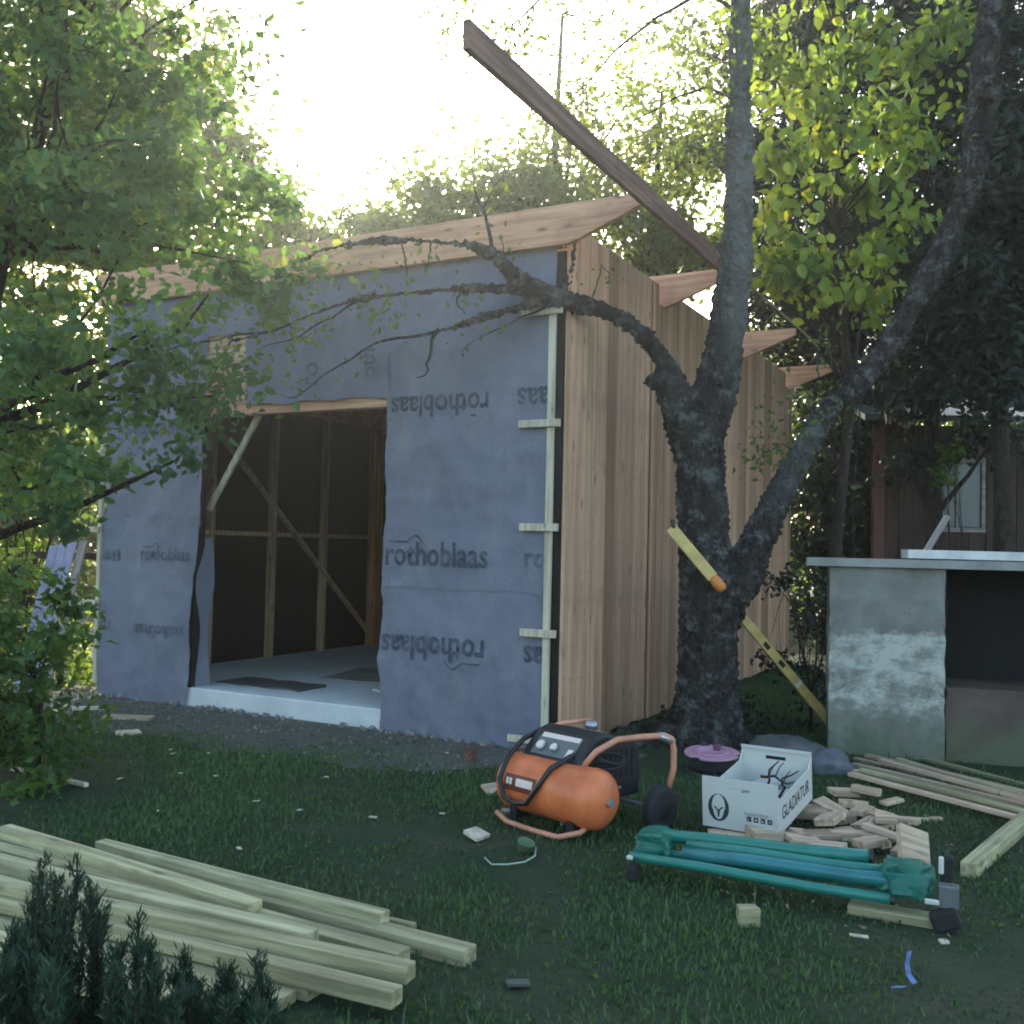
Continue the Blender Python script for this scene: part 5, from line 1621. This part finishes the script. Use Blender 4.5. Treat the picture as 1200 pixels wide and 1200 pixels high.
# ------------------------------------------------------------------ grass
def grass(n, ymin, ymax, hmean, seed):
    r_ = np.random.default_rng(seed)
    Y = np.sqrt(r_.uniform(ymin ** 2, ymax ** 2, n))
    X = r_.uniform(-.56, .56, n) * Y
    S = np.stack([X - SHED_O.x, Y - SHED_O.y], 1)
    sx = S @ np.array([SX.x, SX.y]); sy = S @ np.array([SY.x, SY.y])
    dd = np.array([dirt_depth(a) for a in sx])
    inside = (sx > -W) & (sx < .0) & (sy > -.05)
    dens = np.array([mnoise.noise(Vector((a * .9, b_ * .9, 0))) for a, b_ in zip(X, Y)])
    dens2 = np.array([mnoise.noise(Vector((a * 3.1, b_ * 3.1, 5))) for a, b_ in zip(X, Y)])
    keep = ~inside & ~((sy > -dd * r_.uniform(.45, 1.25, n)) & (sy < .3) & (r_.uniform(0, 1, n) > .10 * (1 + 2 * dens)) & (dd > 0)) & (dens + .6 * dens2 > r_.uniform(-.62, .30, n))
    keep &= ~((sx > 0) & (sx < .1) & (sy > 0))
    X, Y, dens = X[keep], Y[keep], dens[keep]
    m_ = len(X)
    h = hmean * r_.uniform(.45, 1.5, m_) * (1 + .6 * dens)
    w = .0028 * r_.uniform(.7, 1.5, m_) * (1 + .1 * Y)
    az = r_.uniform(0, 2 * np.pi, m_); lean = r_.uniform(.1, .9, m_) * h
    dx, dy = np.cos(az), np.sin(az)
    base = np.stack([X, Y, np.zeros(m_)], 1)
    sd = np.stack([-dy, dx, np.zeros(m_)], 1) * w[:, None]
    mid = base + np.stack([dx * lean * .35, dy * lean * .35, h * .6], 1)
    tip = base + np.stack([dx * lean, dy * lean, h], 1)
    V = np.stack([base - sd, base + sd, mid + sd * .7, mid - sd * .7, tip], 1).reshape(-1, 3)
    i5 = np.arange(m_) * 5
    F = np.stack([i5, i5 + 1, i5 + 2, i5, i5 + 2, i5 + 3, i5 + 3, i5 + 2, i5 + 4], 1).reshape(-1)
    me = bpy.data.meshes.new('grass')
    me.vertices.add(len(V)); me.vertices.foreach_set('co', V.astype(np.float32).ravel())
    me.loops.add(len(F)); me.loops.foreach_set('vertex_index', F.astype(np.int32))
    nt_ = len(F) // 3
    me.polygons.add(nt_); me.polygons.foreach_set('loop_start', np.arange(nt_, dtype=np.int32) * 3)
    me.update(calc_edges=True)
    a = me.attributes.new('tint', 'FLOAT', 'POINT')
    tint = np.clip(.45 + .5 * dens + r_.normal(0, .2, m_), 0, 1)
    a.data.foreach_set('value', np.repeat(tint, 5).astype(np.float32))
    me.materials.append(M['grass'])
    return me
o = obj('grass', None, None, kind='stuff', data=grass(230000, 2.6, 12.5, .022, 3))
tag(o, 'short dark green grass of the shaded lawn', 'grass')
n_ = 5200
Yw = np.sqrt(RNG.uniform(2.8 ** 2, 8.0 ** 2, n_)); Xw = RNG.uniform(-.55, .55, n_) * Yw
cl = np.array([mnoise.noise(Vector((a * 2.3, b_ * 2.3, 8))) for a, b_ in zip(Xw, Yw)])
Sx = (Xw - SHED_O.x) * SY.x + (Yw - SHED_O.y) * SY.y
kk = (cl > .0) & (Sx < -.25)
Pw = np.stack([Xw[kk], Yw[kk], RNG.uniform(.004, .022, kk.sum())], 1)
o = obj('lawn_weeds', None, None, kind='stuff', data=leaf_mesh('weeds', Pw, .021, M['leaf_bush'], RNG.normal(.45, .25, len(Pw)), .6, -.25, rnd_shape=True))
tag(o, 'low broad-leaved weeds scattered through the lawn', 'weeds')
# shavings and sawdust round the heap of offcuts
Ps = np.array([tuple(gp(random.gauss(975, 75), random.gauss(990, 38), .012 + random.random() * .012)) for _ in range(420)])
o = obj('wood_shavings', None, None, kind='stuff', data=leaf_mesh('shavings', Ps, .022, M['offcut'], RNG.normal(.5, .2, len(Ps)), .45, 0))
tag(o, 'pale wood shavings strewn round the offcut heap', 'shavings')
o = obj('tall_grass', None, None, kind='stuff', data=grass(2600, 2.6, 9, .06, 5))
tag(o, 'scattered taller grass blades rising from the lawn', 'grass')

# ------------------------------------------------------------------ haze added to imitate lens glare
mb = MB(); mb.span((-121, -41, -1), (121, 161, 11.8))
hz_ = obj('haze', mb, None, kind='stuff')
m = bpy.data.materials.new('glare_haze'); m.use_nodes = True
m.node_tree.nodes.clear()
ou = m.node_tree.nodes.new('ShaderNodeOutputMaterial'); pv = m.node_tree.nodes.new('ShaderNodeVolumePrincipled')
pv.inputs['Color'].default_value = (.95, .96, .97, 1); pv.inputs['Density'].default_value = .0011; pv.inputs['Anisotropy'].default_value = .7
m.node_tree.links.new(pv.outputs[0], ou.inputs['Volume'])
hz_.data.materials.clear(); hz_.data.materials.append(m)
tag(hz_, 'thin haze added to imitate lens glare towards the sun', 'haze')
